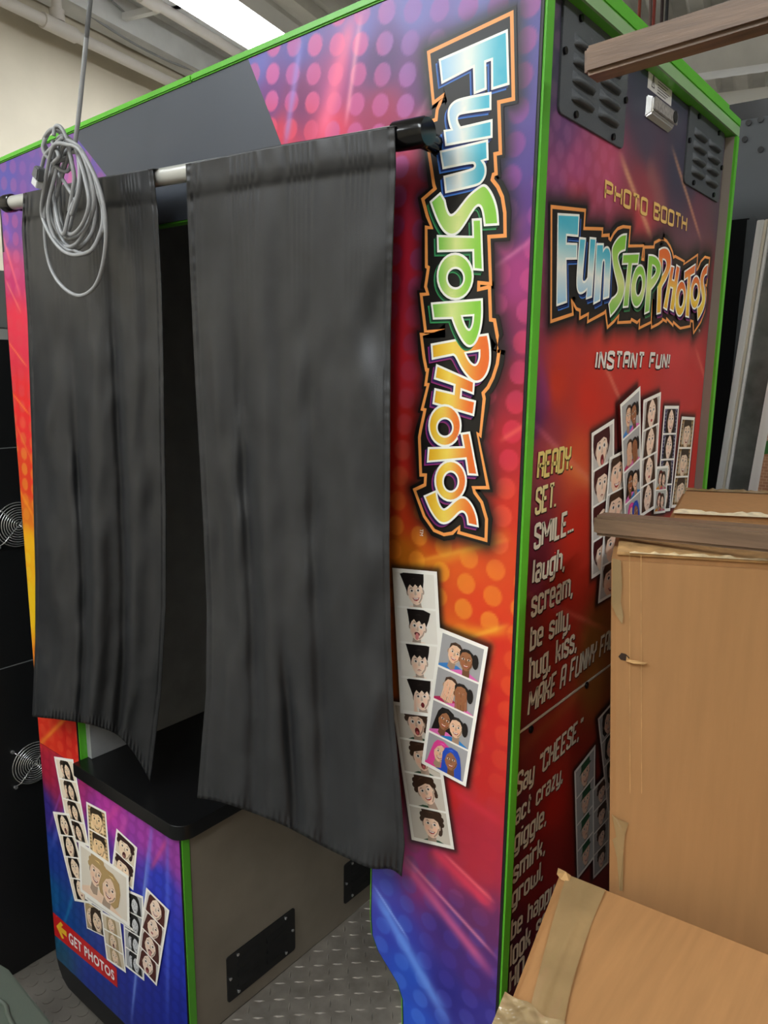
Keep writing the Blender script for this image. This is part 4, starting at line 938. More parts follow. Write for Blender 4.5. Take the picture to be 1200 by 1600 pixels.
stroke_text('SET.', KT, (196, 434), (303, 393), (204, 302), 1, side_up, (230, 212, 150), .062)
stroke_text('SMILE...', KT, (190, 627), (402, 530), (196, 502), 1, side_up, CRM, .062)
stroke_text('laugh,', KT, (181, 818), (350, 738), (189, 692), 1, side_up, CRM, .058)
stroke_text('scream,', KT, (175, 1003), (395, 886), (179, 908), .7, side_up, CRM, .058)
stroke_text('be silly,', KT, (168, 1188), (383, 1062), (174, 1064), 1, side_up, CRM, .058)
stroke_text('hug, kiss,', KT, (163, 1368), (418, 1188), (168, 1234), 1, side_up, CRM, .058)
stroke_text('MAKE A FUNNY FACE', KT, (155, 1552), (648, 1152), (167, 1427), 1, side_up, CRM, .06)
stroke_text('Say \u201cCHEESE,\u201d', K5, (109, 498), (418, 214), (117, 398), 1, side_lo, CRM, .06)
stroke_text('act crazy,', K5, (104, 638), (326, 428), (109, 576), .7, side_lo, CRM, .058)
stroke_text('giggle,', K5, (99, 768), (246, 632), (103, 702), .7, side_lo, CRM, .058)
stroke_text('smirk,', K5, (94, 918), (240, 774), (97, 852), .7, side_lo, CRM, .058)
stroke_text('growl,', K5, (89, 1034), (230, 894), (92, 972), .7, side_lo, CRM, .058)
stroke_text('be happy,', K5, (84, 1188), (296, 975), (89, 1097), 1, side_lo, CRM, .058)
stroke_text('look so', K5, (81, 1318), (250, 1128), (84, 1216), 1, side_lo, CRM, .058)
stroke_text('HO', K5, (77, 1440), (140, 1365), (80, 1345), 1, side_lo, CRM, .06)
# ---- photo strips on the side
strip_obj('S', QS['curly'], .0012, side_up, 'printed strip of a woman with dark red curls', n=4, people=big(SK, HDR, 'afro', None, ('open', 'flat', 'smile', 'flat'), .4, .5, .33), bg=(206, 200, 192))
strip_obj('S', QS['frames_tan'], .0014, side_up, 'sepia strip with patterned frames', n=3, people=big(SKW, HBR, 'short', (110, 90, 80), ('smile', 'smile', 'smile'), .5, .52, .32), bg=(200, 190, 170), frame=((184, 136, 70), (60, 44, 34)), tint=(1.1, 1, .85, .4))
strip_obj('S', QS['frames_blue'], .0016, side_up, 'printed strip with dark blue frames', n=4, people=big(SK, HB, 'long', (50, 44, 60), ('smile', 'flat', 'smile', 'smile'), .5, .55, .33), bg=(196, 192, 190), frame=((44, 46, 84), (150, 150, 170)))
strip_obj('S', QS['pair'], .0034, side_up, 'printed strip of a couple in bright clothes', n=2, people=duo((SKW, HR, 'bob', (230, 150, 40)), (SKW, HBR, 'bob', (200, 60, 110)), (('smile', 'smile'),)), bg=(190, 190, 180))
strip_obj('S', QS['dark'], .0050, side_up, 'printed strip of a woman with long dark hair', n=4, people=big(SK, HBR, 'long', (90, 60, 50), ('pout', 'flat', 'pout', 'flat'), .5, .55, .35), bg=(196, 190, 184))
strip_obj('S', QS['man'], .0032, side_up, 'printed strip of a man in a dark shirt', n=4, people=big(SKW, HBR, 'short', (60, 54, 52), ('smile', 'flat', 'flat', 'smile'), .5, .5, .36), bg=(206, 202, 196))
strip_obj('S', QS['girls'], .0066, side_up, 'printed strip of two children laughing', n=4, people=pg, bg=(178, 176, 174))
strip_obj('S', QS['hat'], .0012, side_lo, 'printed strip of a person in a green hat', n=4, people=solo(SKW, HB, 'hat', (50, 60, 50), ('smile', 'flat', 'flat', 'smile'), .5, .5, .35), bg=(190, 188, 184))
strip_obj('S', QS['low2'], .0032, side_lo, 'printed strip of a fair-haired woman', n=4, people=solo(SK, HBR, 'curly', (120, 90, 80), ('smile', 'flat', 'flat', 'smile'), .5, .5, .35), bg=(180, 178, 174))
strip_obj('S', QS['low3'], .0034, side_lo, 'printed strip of a dark-haired woman', n=4, people=solo(SKW, HB, 'bob', (60, 54, 52), ('smile', 'flat', 'flat', 'smile'), .5, .5, .35), bg=(190, 188, 184))

# small trade mark letters beside both logos
tm = np.array([float(v) for v in onY(657, 826)[[0, 2]]]); I = Ink('F', .0014)
text_mesh('TM', lambda u, v: (tm[0] + .0055 * v, tm[1] - .009 * u), I, (235, 225, 215)); I.build('trademark', front, 'tiny white letters TM')
tm2 = sy(1090, 519); I = Ink('S', .0014)
text_mesh('TM', lambda u, v: (tm2[0] + .009 * u, tm2[1] + .005 * v), I, (225, 215, 205)); I.build('trademark', side_up, 'tiny white letters TM')
# ------------------------------------------------------------------ curtain rod (fixed to the booth)
YR = -.05
RA, RB = Vector(onY(14, 318, YR)), Vector(onY(664, 206, YR))
def rodp(t): return RA.lerp(RB, t)
MB().tube([rodp(.012), rodp(.99)], .0128, 20).build('curtain_rod', ROD, booth, smooth='auto')
b = MB(); tj = .40; b.tube([rodp(tj - .0008), rodp(tj + .0008)], .0131, 20).build('rod_joint', BLACKG, booth)
for t0, t1 in ((-.012, .02), (.955, 1.005)):
    b = MB(); b.tube([rodp(t0), rodp(t0 + .004), rodp(t1 - .004), rodp(t1)], [.013, .0165, .0165, .015], 20); cp = b.build('rod_end_cap', BLACKG, booth, smooth='auto')
    p = rodp((t0 + t1) / 2); MB().tube([p, (p.x, -.0012, p.z)], .011, 14).build('rod_bracket', BLACKG, booth, smooth='auto')

# ------------------------------------------------------------------ curtains
def pl(pts, v):
    ys = [p[1] for p in pts]; y = ys[0] + (ys[-1] - ys[0]) * v
    return float(np.interp(y, ys, [p[0] for p in pts])), y
def curtain(label, left, right, top, bottom, ripple, NU=150, NV=190, sleeve=.055):
    ts = crom(top, 6); bs = crom(bottom, 6)
    tx = [p[0] for p in ts]; ty = [p[1] for p in ts]; bx = [p[0] for p in bs]; by = [p[1] for p in bs]
    vs = []; fs = []
    def at(u, v):
        lx, ly = pl(left, v); rx, ry = pl(right, v)
        x = lx * (1 - u) + rx * u; y = ly * (1 - u) + ry * u
        xt = left[0][0] * (1 - u) + right[0][0] * u; yt0 = left[0][1] * (1 - u) + right[0][1] * u
        xb = left[-1][0] * (1 - u) + right[-1][0] * u; yb0 = left[-1][1] * (1 - u) + right[-1][1] * u
        y += (float(np.interp(xt, tx, ty)) - yt0) * (1 - v) ** 6 + (float(np.interp(xb, bx, by)) - yb0) * v ** 3
        return x, y
    for j in range(NV + 1):
        v = (j / NV) ** 1.15
        for i in range(NU + 1):
            u = i / NU; x, y = at(u, v)
            Y = YR - .004
            if v < sleeve:
                k = v / sleeve * 2 - 1; Y -= max(.0125 if k < .3 else 0, .0155 * max(0, 1 - max(0, k) ** 2.2)) + .0016 * math.sin(u * 130 + 7 * math.sin(u * 23)) * (1 - k * k)
            if v >= sleeve: Y -= .0085 * math.exp(-((v - sleeve) / .16) ** 2)
            else: Y -= .0085 * max(0, k) ** 2.2
            g = math.exp(-max(0, v - sleeve) * 16) * min(1, v / sleeve)
            Y += .0009 * g * math.sin(u * 130 + 7 * math.sin(u * 23))
            nz_ = .007 * noise.noise(Vector((u * 4 + left[0][0], v * 6, 1.3))) + .0035 * noise.noise(Vector((u * 9 + v * 5, v * 12, left[0][0])))
            Y += (ripple(u, v) + nz_) * min(1, max(0, (v - sleeve) * 4))
            e = min(u, 1 - u)
            if e < .03: Y += .0005 * math.sin(v * 260 + 5 * math.sin(v * 31))
            if e < .028 and e > .022: Y += .0012
            if v > .985: Y += .0012 * math.sin(u * 220)
            vs.append(tuple(onY(x, y, Y)))
    n = NU + 1
    for j in range(NV):
        for i in range(NU): fs.append((j * n + i, j * n + i + 1, (j + 1) * n + i + 1, (j + 1) * n + i))
    # back of the pole pocket, over the top of the rod and down behind it
    o = len(vs); rows = 5
    for r_ in range(rows + 1):
        for i in range(n):
            u = i / NU; p = vs[i]; a = r_ / rows
            q = Vector(p); q.y = p[1] + (YR + .014 - p[1]) * math.sin(min(1, a * 1.6) * math.pi / 2); q.z = p[2] + .003 * math.sin(min(1, a * 1.6) * math.pi) - .016 * max(0, a - .5) / .5
            if r_ == 0: q = Vector(p)
            vs.append(tuple(q))
    for r_ in range(rows):
        for i in range(NU): fs.append((o + r_ * n + i, o + (r_ + 1) * n + i, o + (r_ + 1) * n + i + 1, o + r_ * n + i + 1))
    me = bpy.data.meshes.new('curtain'); me.from_pydata(vs, [], fs); me.materials.append(FABRIC)
    me.polygons.foreach_set('use_smooth', [True] * len(me.polygons))
    ob = bpy.data.objects.new('curtain', me); COL.objects.link(ob)
    so = ob.modifiers.new('cloth', 'SOLIDIFY'); so.thickness = .0012; so.offset = 1
    return tag(ob, label, 'curtain', None)
def bump_(u, c, w): return math.exp(-((u - c) / w) ** 2)
cz = onZ(235, 1224, ZS + .005); YC = float(cz[1])
def rip_l(u, v):
    s = min(1, max(0, (v - .25) / .75)); s = s * s * (3 - 2 * s)
    y = (YC - YR + .004) * s * max(0, (u - .25) / .75) ** 1.6
    y += .010 * bump_(u, .33 + .12 * max(0, v - .3), .045) * min(1, max(0, (v - .25) * 4)) * (1 if v > .25 else 0)
    y += .007 * bump_(u, .62 + .10 * v, .04) - .006 * bump_(u, .5, .09) - .007 * bump_(u, .8, .07) * (1 - v) + .0025 * math.sin(u * 22 + 1.5) * (.35 + .3 * v)
    y2 = y - (YC - YR + .004) * s * max(0, (u - .25) / .75) ** 1.6
    return y + .6 * y2 + .005 * bump_(u, .12, .06) * math.sin(v * 24)
curtain('shorter black cloth curtain hanging behind the coiled grey cable', [(36, 302), (34, 360), (43, 500), (50, 700), (55, 900), (55, 1000), (50, 1120)],
        [(238, 263), (246, 330), (252, 450), (255, 560), (257, 700), (259, 800), (259, 950), (252, 1080), (235, 1222)],
        [(36, 302), (80, 292), (140, 280), (190, 271), (238, 263)], [(50, 1120), (90, 1124), (130, 1130), (160, 1138), (185, 1150), (210, 1178), (235, 1222)], rip_l)
def rip_r(u, v):
    y = .003 * math.sin(u * 19 + .6) * (.4 + .5 * v) + .009 * bump_(u, .22 + .05 * v, .045) * min(1, v * 2) - .008 * bump_(u, .36, .07) + .008 * bump_(u, .58 + .04 * v, .05) * min(1, max(0, v - .1) * 2)
    y -= .010 * bump_(u, .78, .09) * v; y += .010 * bump_(u, .42 + .25 * max(0, v - .75), .035) * min(1, max(0, v - .7) * 5)
    y += .003 * bump_(u, .9, .08) * math.sin(v * 30) + .005 * bump_(u, .1, .05) * math.sin(v * 13)
    return y * 1.6 - .012 * v * u
curtain('longer black cloth curtain hanging beside the lettered orange and purple panel', [(290, 256), (293, 340), (298, 450), (305, 600), (312, 720), (318, 830), (323, 950), (322, 1080), (316, 1150), (308, 1247)],
        [(616, 196), (618, 260), (615, 330), (610, 500), (609, 700), (608, 850), (610, 1000), (616, 1130), (625, 1230), (632, 1320), (628, 1370)],
        [(290, 256), (350, 244), (440, 226), (530, 211), (616, 196)], [(308, 1247), (340, 1252), (380, 1265), (420, 1280), (460, 1298), (500, 1320), (540, 1340), (580, 1357), (610, 1358), (628, 1370)], rip_r)

# ------------------------------------------------------------------ coiled cable
coil = thing('cable_coil', 'grey power cable wound in a long hanging coil with a plug', 'cable')
loops = [
 [(100,228),(74,295),(70,365),(78,415),(98,448),(125,462),(150,445),(163,400),(165,345),(154,290),(130,240),(112,222)],
 [(95,225),(73,290),(65,325),(71,352),(90,384),(112,398),(138,394),(151,378),(161,340),(150,290),(125,238),(108,222)],
 [(100,225),(86,275),(75,328),(84,368),(104,390),(126,386),(145,360),(149,318),(136,268),(116,225)],
 [(90,218),(80,268),(77,318),(88,358),(106,373),(126,366),(141,338),(143,298),(130,250),(110,218)],
 [(112,230),(96,280),(86,322),(95,354),(112,366),(129,350),(139,318),(133,280),(121,240)],
 [(100,235),(119,290),(107,338),(99,366),(90,342),(83,292),(88,248)],
 [(121,240),(126,290),(114,338),(104,366),(96,345),(92,300),(101,250)],
 [(82,232),(68,300),(66,335),(80,362),(100,384),(120,380),(140,345),(147,305),(128,240),(105,226)],
 [(105,228),(90,262),(104,290),(118,315),(112,335),(122,300),(124,262),(118,232)],
 [(128,236),(146,280),(160,325),(164,352),(150,380),(136,396),(118,392),(96,372),(86,330),(94,270),(112,236)],
]
b = MB(); rc = .0031
for k, lp_ in enumerate(loops):
    n = len(lp_); pts = []
    for i, (x, y) in enumerate(lp_):
        ph = 2 * math.pi * i / n
        pts.append(onY(x, y, -.125 + .014 * math.sin(ph + k * 1.7) + .004 * ((k * 37) % 7 - 3)))
    b.tube(crom(pts, 8, True), rc, 8, closed=True)
for kn in ([(70,215),(82,202),(98,206),(106,226),(96,246),(80,242),(70,226)], [(76,208),(67,232),(80,250),(100,249),(110,234),(100,214),(88,204)], [(82,222),(92,244),(84,256),(104,268),(112,248),(100,230)]):
    pts = [onY(x, y, -.128 - .016 * math.sin(2 * math.pi * i / len(kn) + kn[0][0])) for i, (x, y) in enumerate(kn)]
    b.tube(crom(pts, 8, True), rc, 8, closed=True)
for op in ([(84,212),(86,199),(94,198),(103,214),(110,244),(116,275),(113,300),(108,330)], [(98,215),(80,232),(70,244),(66,258),(64,264)]):
    pts = [onY(x, y, -.146 + .002 * i) for i, (x, y) in enumerate(op)]
    b.tube(crom(pts, 8), rc, 8)
b.build('coiled_cable', CABLE, coil, smooth=True)
pts = [onY(x, y, -.125) for x, y in ((100, 240), (116, 224), (119, 210), (123, 180), (131, 100), (141, 0), (150, -90))]
dlast = pts[-1] - pts[-2]; pts.append(pts[-1] + dlast * ((H - pts[-1][2]) / dlast[2]))
MB().tube(crom(pts, 8), .0036, 8).build('suspended_lead', CABLE, coil, smooth=True)
A = Vector(onY(64, 262, -.146)); B = Vector(onY(60, 280, -.146)); d = (B - A).normalized(); s = d.cross(Vector((0, 1, 0))).normalized()
def pbox(mb, c0, c1, hw0, hw1, hy):
    mb.hexa([c0 - s * hw0 - Vector((0, hy, 0)), c0 + s * hw0 - Vector((0, hy, 0)), c0 + s * hw0 + Vector((0, hy, 0)), c0 - s * hw0 + Vector((0, hy, 0)), c1 - s * hw1 - Vector((0, hy, 0)), c1 + s * hw1 - Vector((0, hy, 0)), c1 + s * hw1 + Vector((0, hy, 0)), c1 - s * hw1 + Vector((0, hy, 0))])
b = MB(); pbox(b, A, B, .007, .0105, .008); b.build('plug_body', mat('grey_plug', (96, 98, 100), .45), coil, bevel=.002)
b = MB(); pbox(b, B + d * .0004, B + d * .012, .0085, .0085, .006); b.build('plug_face', mat('clear_plug_cap', (205, 205, 205), .25), coil, bevel=.001)

# ------------------------------------------------------------------ cartons
def carton(name, label, A, fd, sd, W_, D_, z0, z1, lean=(0, 0), cat='box', bev=.006):
    """A: top front-left corner in plan; fd, sd: directions (degrees) of the front and the side"""
    t = thing(name, label, cat)
    f = np.array([math.cos(math.radians(fd)), math.sin(math.radians(fd))]); s_ = np.array([math.cos(math.radians(sd)), math.sin(math.radians(sd))])
    A = np.array(A[:2]); top = [A, A + f * W_, A + f * W_ + s_ * D_, A + s_ * D_]; bot = [p + np.array(lean) for p in top]
    MB().hexa([(*p, z0) for p in bot] + [(*p, z1) for p in top]).build('carton_body', CARDT, t, bevel=bev, seg=2)
    return t, f, s_, A
ZT = 1.362
TA = onZ(955, 868, ZT)
tall, f1, s1, A1 = carton('cardboard_box', 'tall upright cardboard carton with a torn hole, standing beside the booth', TA, 27, 110, .52, .19, FLOOR, ZT, (.09, .0))
def tp(a, c, z): p = A1 + f1 * a + s1 * c; return (p[0], p[1], z)
# top flaps with a torn double edge
MB().hexa([tp(.006, .002, ZT + .0005), tp(.515, .002, ZT + .0005), tp(.515, .095, ZT + .0005), tp(.006, .095, ZT + .0005), tp(.006, .002, ZT + .0045), tp(.515, .0, ZT + .0045), tp(.515, .095, ZT + .004), tp(.006, .095, ZT + .004)]).build('top_flap', CARD2, tall, bevel=.001)
MB().hexa([tp(.01, .1, ZT + .0005), tp(.515, .1, ZT + .0005), tp(.515, .185, ZT + .0005), tp(.01, .185, ZT + .0005), tp(.01, .1, ZT + .004), tp(.515, .1, ZT + .004), tp(.515, .185, ZT + .004), tp(.01, .185, ZT + .004)]).build('top_flap', CARD2, tall, bevel=.001)
def ragged(mb, fn, u0, u1, n, h, jit):
    """a torn strip: fn(u, k) gives a point, k = 0 or 1 across the strip"""
    vs = []
    for i in range(n + 1):
        u = u0 + (u1 - u0) * i / n
        vs += [fn(u, 0, 0), fn(u, 1, random.uniform(-jit, jit))]
    mb.add(vs, [(2 * i, 2 * i + 1, 2 * i + 3, 2 * i + 2) for i in range(n)])
    return mb
nrm = np.array([f1[1], -f1[0]])              # outward normal of the front face
def on_face(px, py, off=.001):
    """a photo pixel carried on to the leaning front face of the tall carton"""
    d = ray(px, py); P0 = np.array([*A1, ZT]); e1 = np.array([*f1, 0]); e2 = np.array([.09, 0, FLOOR - ZT]); n = np.cross(e1, e2); n /= np.linalg.norm(n)
    if n @ (CAM - P0) < 0: n = -n
    P0 = P0 + n * off; t = ((P0 - CAM) @ n) / (d @ n); return CAM + d * t
def face_patch(px, m, name, parent, off=.0012, thick=.0006, wrinkle=0):
    P = [on_face(x, y, off + random.uniform(0, wrinkle)) for x, y in px]; Q = [on_face(x, y, off + thick + random.uniform(0, wrinkle)) for x, y in px]
    n = len(P); tri = tessellate_polygon([[Vector((x, y, 0)) for x, y in px]])
    b = MB(); b.add(P + Q, [tuple(t) for t in tri] + [tuple(i + n for i in t) for t in tri] + [(i, (i + 1) % n, (i + 1) % n + n, i + n) for i in range(n)]); return b.build(name, m, parent)
face_patch([(957, 872), (970, 876), (972, 915), (970, 940), (974, 962), (972, 975), (962, 960), (956, 945)], TAPE, 'tape_strip', tall, wrinkle=.002)
face_patch([(956, 1272), (965, 1280), (982, 1286), (976, 1306), (974, 1330), (973, 1392), (968, 1392), (964, 1340), (957, 1312), (963, 1308)], TAPE, 'tape_strip', tall, wrinkle=.003)
face_patch([(966, 1026), (971, 1020), (978, 1022), (984, 1028), (980, 1033), (970, 1031)], mat('torn_hole_dark', (52, 36, 24), .9), 'torn_hole', tall, .0006, .0003)
face_patch([(979, 1025), (984, 1031), (1000, 1033), (1012, 1036), (1006, 1039), (990, 1037), (978, 1033)], CARD2, 'torn_flap', tall, .001, .003, .003)
for x0 in (983, 1001):
    face_patch([(x0, 866), (x0 + 1.2, 866), (x0 + 2.2, 1240), (x0 + 1.0, 1240)], CARD2, 'fold_crease', tall, .0003, .0004)
b = MB(); ragged(b, lambda u, k, j: tp(u, -.001, ZT + .0046) if k == 0 else tp(u, .006 + j * 3, ZT + .0056 + j), .02, .51, 90, 0, .001)
b.build('torn_paper_edge', mat('torn_paper', (216, 192, 150), .7, noise=.12, nscale=120), tall)

Z2 = 1.372
BA = onZ(1046, 803, Z2); BK = onZ(1067, 765, Z2)
sdir = math.degrees(math.atan2(BK[1] - BA[1], BK[0] - BA[0])); dlen = float(np.hypot(BK[0] - BA[0], BK[1] - BA[1]))
back_box, f2, s2, A2 = carton('cardboard_box', 'second cardboard carton behind the tall one, its top taped with torn paper edges', BA, 27, sdir, .5, dlen, FLOOR, Z2, (.09, 0))
def bp2(a, c, z): p = A2 + f2 * a + s2 * c; return (p[0], p[1], z)
TORN = mat('torn_white_paper', (222, 206, 172), .6, noise=.1, nscale=90)
for c0, nm in ((.0, 'torn_paper_edge'), (dlen - .016, 'tape_strip')):
    b = MB(); ragged(b, lambda u, k, j: bp2(u, c0 + .018 * k + j * 4 * k, Z2 + .0015 + .002 * k + j), .005, .49, 80, 0, .0012); b.build(nm, TORN if c0 == 0 else TAPE, back_box)

ZL = .952
LA = onZ(876, 1358, ZL); LB_ = onZ(1200, 1486, ZL); LD = onZ(797, 1562, ZL)
fdir = math.degrees(math.atan2(LB_[1] - LA[1], LB_[0] - LA[0])); sd2 = math.degrees(math.atan2(LD[1] - LA[1], LD[0] - LA[0]))
low = thing('cardboard_box', 'low cardboard carton with brown packing tape along one edge, in front of the tall carton', 'box')
fl = np.array([math.cos(math.radians(fdir)), math.sin(math.radians(fdir))]); sl = np.array([math.cos(math.radians(sd2)), math.sin(math.radians(sd2))])
LA2 = LA[:2]; WL, DL = .52, .40
tops = [LA2 + sl * DL, LA2 + sl * DL + fl * WL, LA2 + fl * WL, LA2]
MB().hexa([(*p, FLOOR) for p in tops] + [(*p, ZL) for p in tops]).build('carton_body', CARD, low, bevel=.006, seg=2)
def lp3(px, py, dz=0): q = onZ(px, py, ZL + dz); return tuple(q)
# wrinkled tape along the edge
b = MB(); Lft = [(886, 1366), (872, 1410), (858, 1460), (846, 1505), (832, 1560), (822, 1606)]; Rgt = [(946, 1390), (930, 1428), (921, 1452), (908, 1490), (892, 1545), (880, 1606)]
L2 = crom(Lft, 8); R2 = crom(Rgt, 8); nn = 14; vs = []
for i in range(len(L2)):
    for j in range(nn + 1):
        u = j / nn; x = L2[i][0] * (1 - u) + R2[i][0] * u; y = L2[i][1] * (1 - u) + R2[i][1] * u
        wv = .0012 * math.sin(u * 9 + i * .18) + .0016 * bump_(u, .45 + .1 * math.sin(i * .12), .05) + random.uniform(0, .0006)
        vs.append(lp3(x, y, .0022 + wv))
b.add(vs, [(i * (nn + 1) + j, i * (nn + 1) + j + 1, (i + 1) * (nn + 1) + j + 1, (i + 1) * (nn + 1) + j) for i in range(len(L2) - 1) for j in range(nn)])
b.build('tape_strip', TAPE, low, smooth=True)
b = MB(); vs = [lp3(872, 1356, .0015), lp3(884, 1362, .012), lp3(892, 1368, .006), lp3(890, 1380, .0015), lp3(876, 1374, .002), lp3(870, 1366, .008)]
b.add(vs, [(0, 1, 5), (1, 2, 3), (1, 3, 4), (1, 4, 5)]).build('torn_corner', CARD2, low)
# crumpled tape wrap at the near corner
b = MB(); NN = 34; vs = []
rg = random.Random(3)
for i in range(NN + 1):
    for j in range(NN + 1):
        u, v = i / NN, j / NN
        x = 789 + 92 * u - 30 * v + 4 * math.sin(u * 7); y = 1549 + 50 * u + 75 * v + 3 * math.sin(u * 11)
        k = .010 + .0035 * math.sin(u * 9 + v * 4) + .0025 * abs(math.sin(v * 9 - u * 6)) + .0018 * abs(math.sin((u * 2 + v * 3) * 5)) + rg.uniform(0, .0005)
        vs.append(lp3(x, y, k))
b.add(vs, [(i * (NN + 1) + j, (i + 1) * (NN + 1) + j, (i + 1) * (NN + 1) + j + 1, i * (NN + 1) + j + 1) for i in range(NN) for j in range(NN)])
b.build('crumpled_tape', mat('clear_tan_tape', (158, 136, 100), .1, noise=.08, nscale=15), low, smooth=True)

# ------------------------------------------------------------------ wooden frame resting on the tall carton
wf = thing('wooden_frame', 'brown wooden frame with two square rails, resting on the cartons', 'frame')
rdir = -ray(-900, 655); rdir = rdir / np.linalg.norm(rdir)
def rail(P0, L, hw, hz):
    d = rdir; y = np.array([0, 1, 0]) - d * d[1]; y /= np.linalg.norm(y); z = np.cross(d, y); z = z if z[2] > 0 else -z
    p = [P0 + y * a + z * c for a, c in ((0, -hz), (2 * hw, -hz), (2 * hw, hz), (0, hz))]
    b = MB(); b.hexa([p[0], p[0] + d * L, p[1] + d * L, p[1], p[3], p[3] + d * L, p[2] + d * L, p[2]])
    return b.build('rail', WOOD, wf, bevel=.004, seg=2)
r0 = onX(926, 821, .052); rail(r0, .62, .016, .0128)
r1 = onX(911, 95, .042); rail(r1, .62, .016, .0145)
e0, e1 = r0 + rdir * .62, r1 + rdir * .62
MB().hexa([(e0[0], e0[1], e0[2] - .013), (e0[0] + .03, e0[1], e0[2] - .013), (e0[0] + .03, e0[1] + .034, e0[2] - .013), (e0[0], e0[1] + .034, e0[2] - .013), (e1[0], e1[1], e1[2] + .015), (e1[0] + .03, e1[1], e1[2] + .015), (e1[0] + .03, e1[1] + .034, e1[2] + .015), (e1[0], e1[1] + .034, e1[2] + .015)]).build('stile', WOOD, wf, bevel=.003)

# ------------------------------------------------------------------ machines behind the booth
gm = thing('arcade_cabinet', 'black arcade cabinet with a domed top behind the booth', 'game machine')
def py_(px, py, Y): q = onY(px, py, Y); return float(q[0]), float(q[2])
xa, zc = py_(1166, 186, 1.0)
MB().box(-.75, .55, 1.0, 1.6, FLOOR, zc).build('cabinet_body', BLACKM, gm, bevel=.004)
pts = [(-.75, zc)] + [(-.1 + .65 * math.cos(math.radians(180 - 180 * k / 24)), zc + .001 + .045 * math.sin(math.radians(180 * k / 24))) for k in range(25)]
MB().prism(pts[1:], 1.04, 1.55, 'y').build('domed_top', BLACKG, gm, smooth='auto')
for p in ((1170, 192), (1189, 187), (1189, 234), (1164, 218)):
    x, z = py_(*p, 1.0); MB().disc((x, .9995, z), .006, -.003, 12, axis='y').build('bolt', BLACKG, gm)
mb2 = thing('monitor_housing', 'glossy black housing standing against the black arcade cabinet', 'game machine')
x0, z0_ = py_(1100, 345, .93); x1, z1_ = py_(1183, 341, .93)
MB().box(x0 - .1, x1, .93, .999, FLOOR, (z0_ + z1_) / 2).build('housing_body', BLACKG, mb2, bevel=.006)
x2, _ = py_(1168, 341, .92)
MB().box(x2, x1 + .004, .915, .9295, FLOOR, (z0_ + z1_) / 2 - .002).build('corner_rib', BLACKM, mb2, bevel=.004)
fp = thing('framed_game_panel', 'chrome framed glass game panels leaning beside the black housing', 'game panel')
def quadY(px, Y, m, name, parent, th=.012, mats=None):
    P = [onY(x, y, Y) for x, y in px]
    b = MB(); b.hexa([P[3], P[2], P[2] + np.array([0, th, 0]), P[3] + np.array([0, th, 0]), P[0], P[1], P[1] + np.array([0, th, 0]), P[0] + np.array([0, th, 0])]); return b.build(name, m, parent, bevel=.001)
SILV = mat('worn_chrome_strip', (236, 233, 230), .28, .2, noise=.12, nscale=14, stretch=(1, 1, .1))
GLASS = mat('dusty_dark_glass', (92, 94, 92), .25, noise=.14, nscale=30)
CRE = mat('cream_edge', (222, 214, 196), .5)
quadY([(1183, 344), (1194, 343), (1106, 900), (1097, 900)], .88, SILV, 'frame_rail', fp, .02)
quadY([(1195, 343), (1200, 342), (1110, 900), (1106.5, 900)], .884, CRE, 'frame_inlay', fp, .016)
quadY([(1201, 342), (1205, 341), (1114, 900), (1110.5, 900)], .88, SILV, 'frame_rail', fp, .02)
quadY([(1206, 341), (1245, 341), (1144, 900), (1115, 900)], .892, GLASS, 'glass_pane', fp, .01)
quadY([(1245.5, 341), (1260, 341), (1159, 900), (1144.5, 900)], .882, SILV, 'frame_rail', fp, .018)
BRK = mat('brick_print', (176, 128, 96), .45)
nt = BRK.node_tree; bt = nt.nodes.new('ShaderNodeTexBrick'); tc = nt.nodes.new('ShaderNodeTexCoord'); mp = nt.nodes.new('ShaderNodeMapping'); mp.inputs['Rotation'].default_value = (math.radians(90), 0, 0)
bt.inputs['Scale'].default_value = 40; bt.inputs['Color1'].default_value = (*lin((178, 130, 98)), 1); bt.inputs['Color2'].default_value = (*lin((164, 112, 84)), 1); bt.inputs['Mortar'].default_value = (*lin((205, 170, 140)), 1)
nt.links.new(tc.outputs['Object'], mp.inputs[0]); nt.links.new(mp.outputs[0], bt.inputs['Vector']); nt.links.new(bt.outputs[0], nt.nodes['Principled BSDF'].inputs['Base Color'])
quadY([(1260.5, 341), (1350, 341), (1260, 900), (1159.5, 900)], .886, BRK, 'brick_artwork', fp, .012)
quadY([(1193, 690), (1240, 682), (1238, 706), (1191, 710)], .8845, mat('green_label', (52, 112, 52), .4), 'green_label', fp, .001)
b = MB(); q = onY(1190, 341, .88); MB().box(float(q[0]) - .17, float(q[0]) + .2, .9035, .913, FLOOR, 1.0).build('panel_stand', BLACKM, fp)

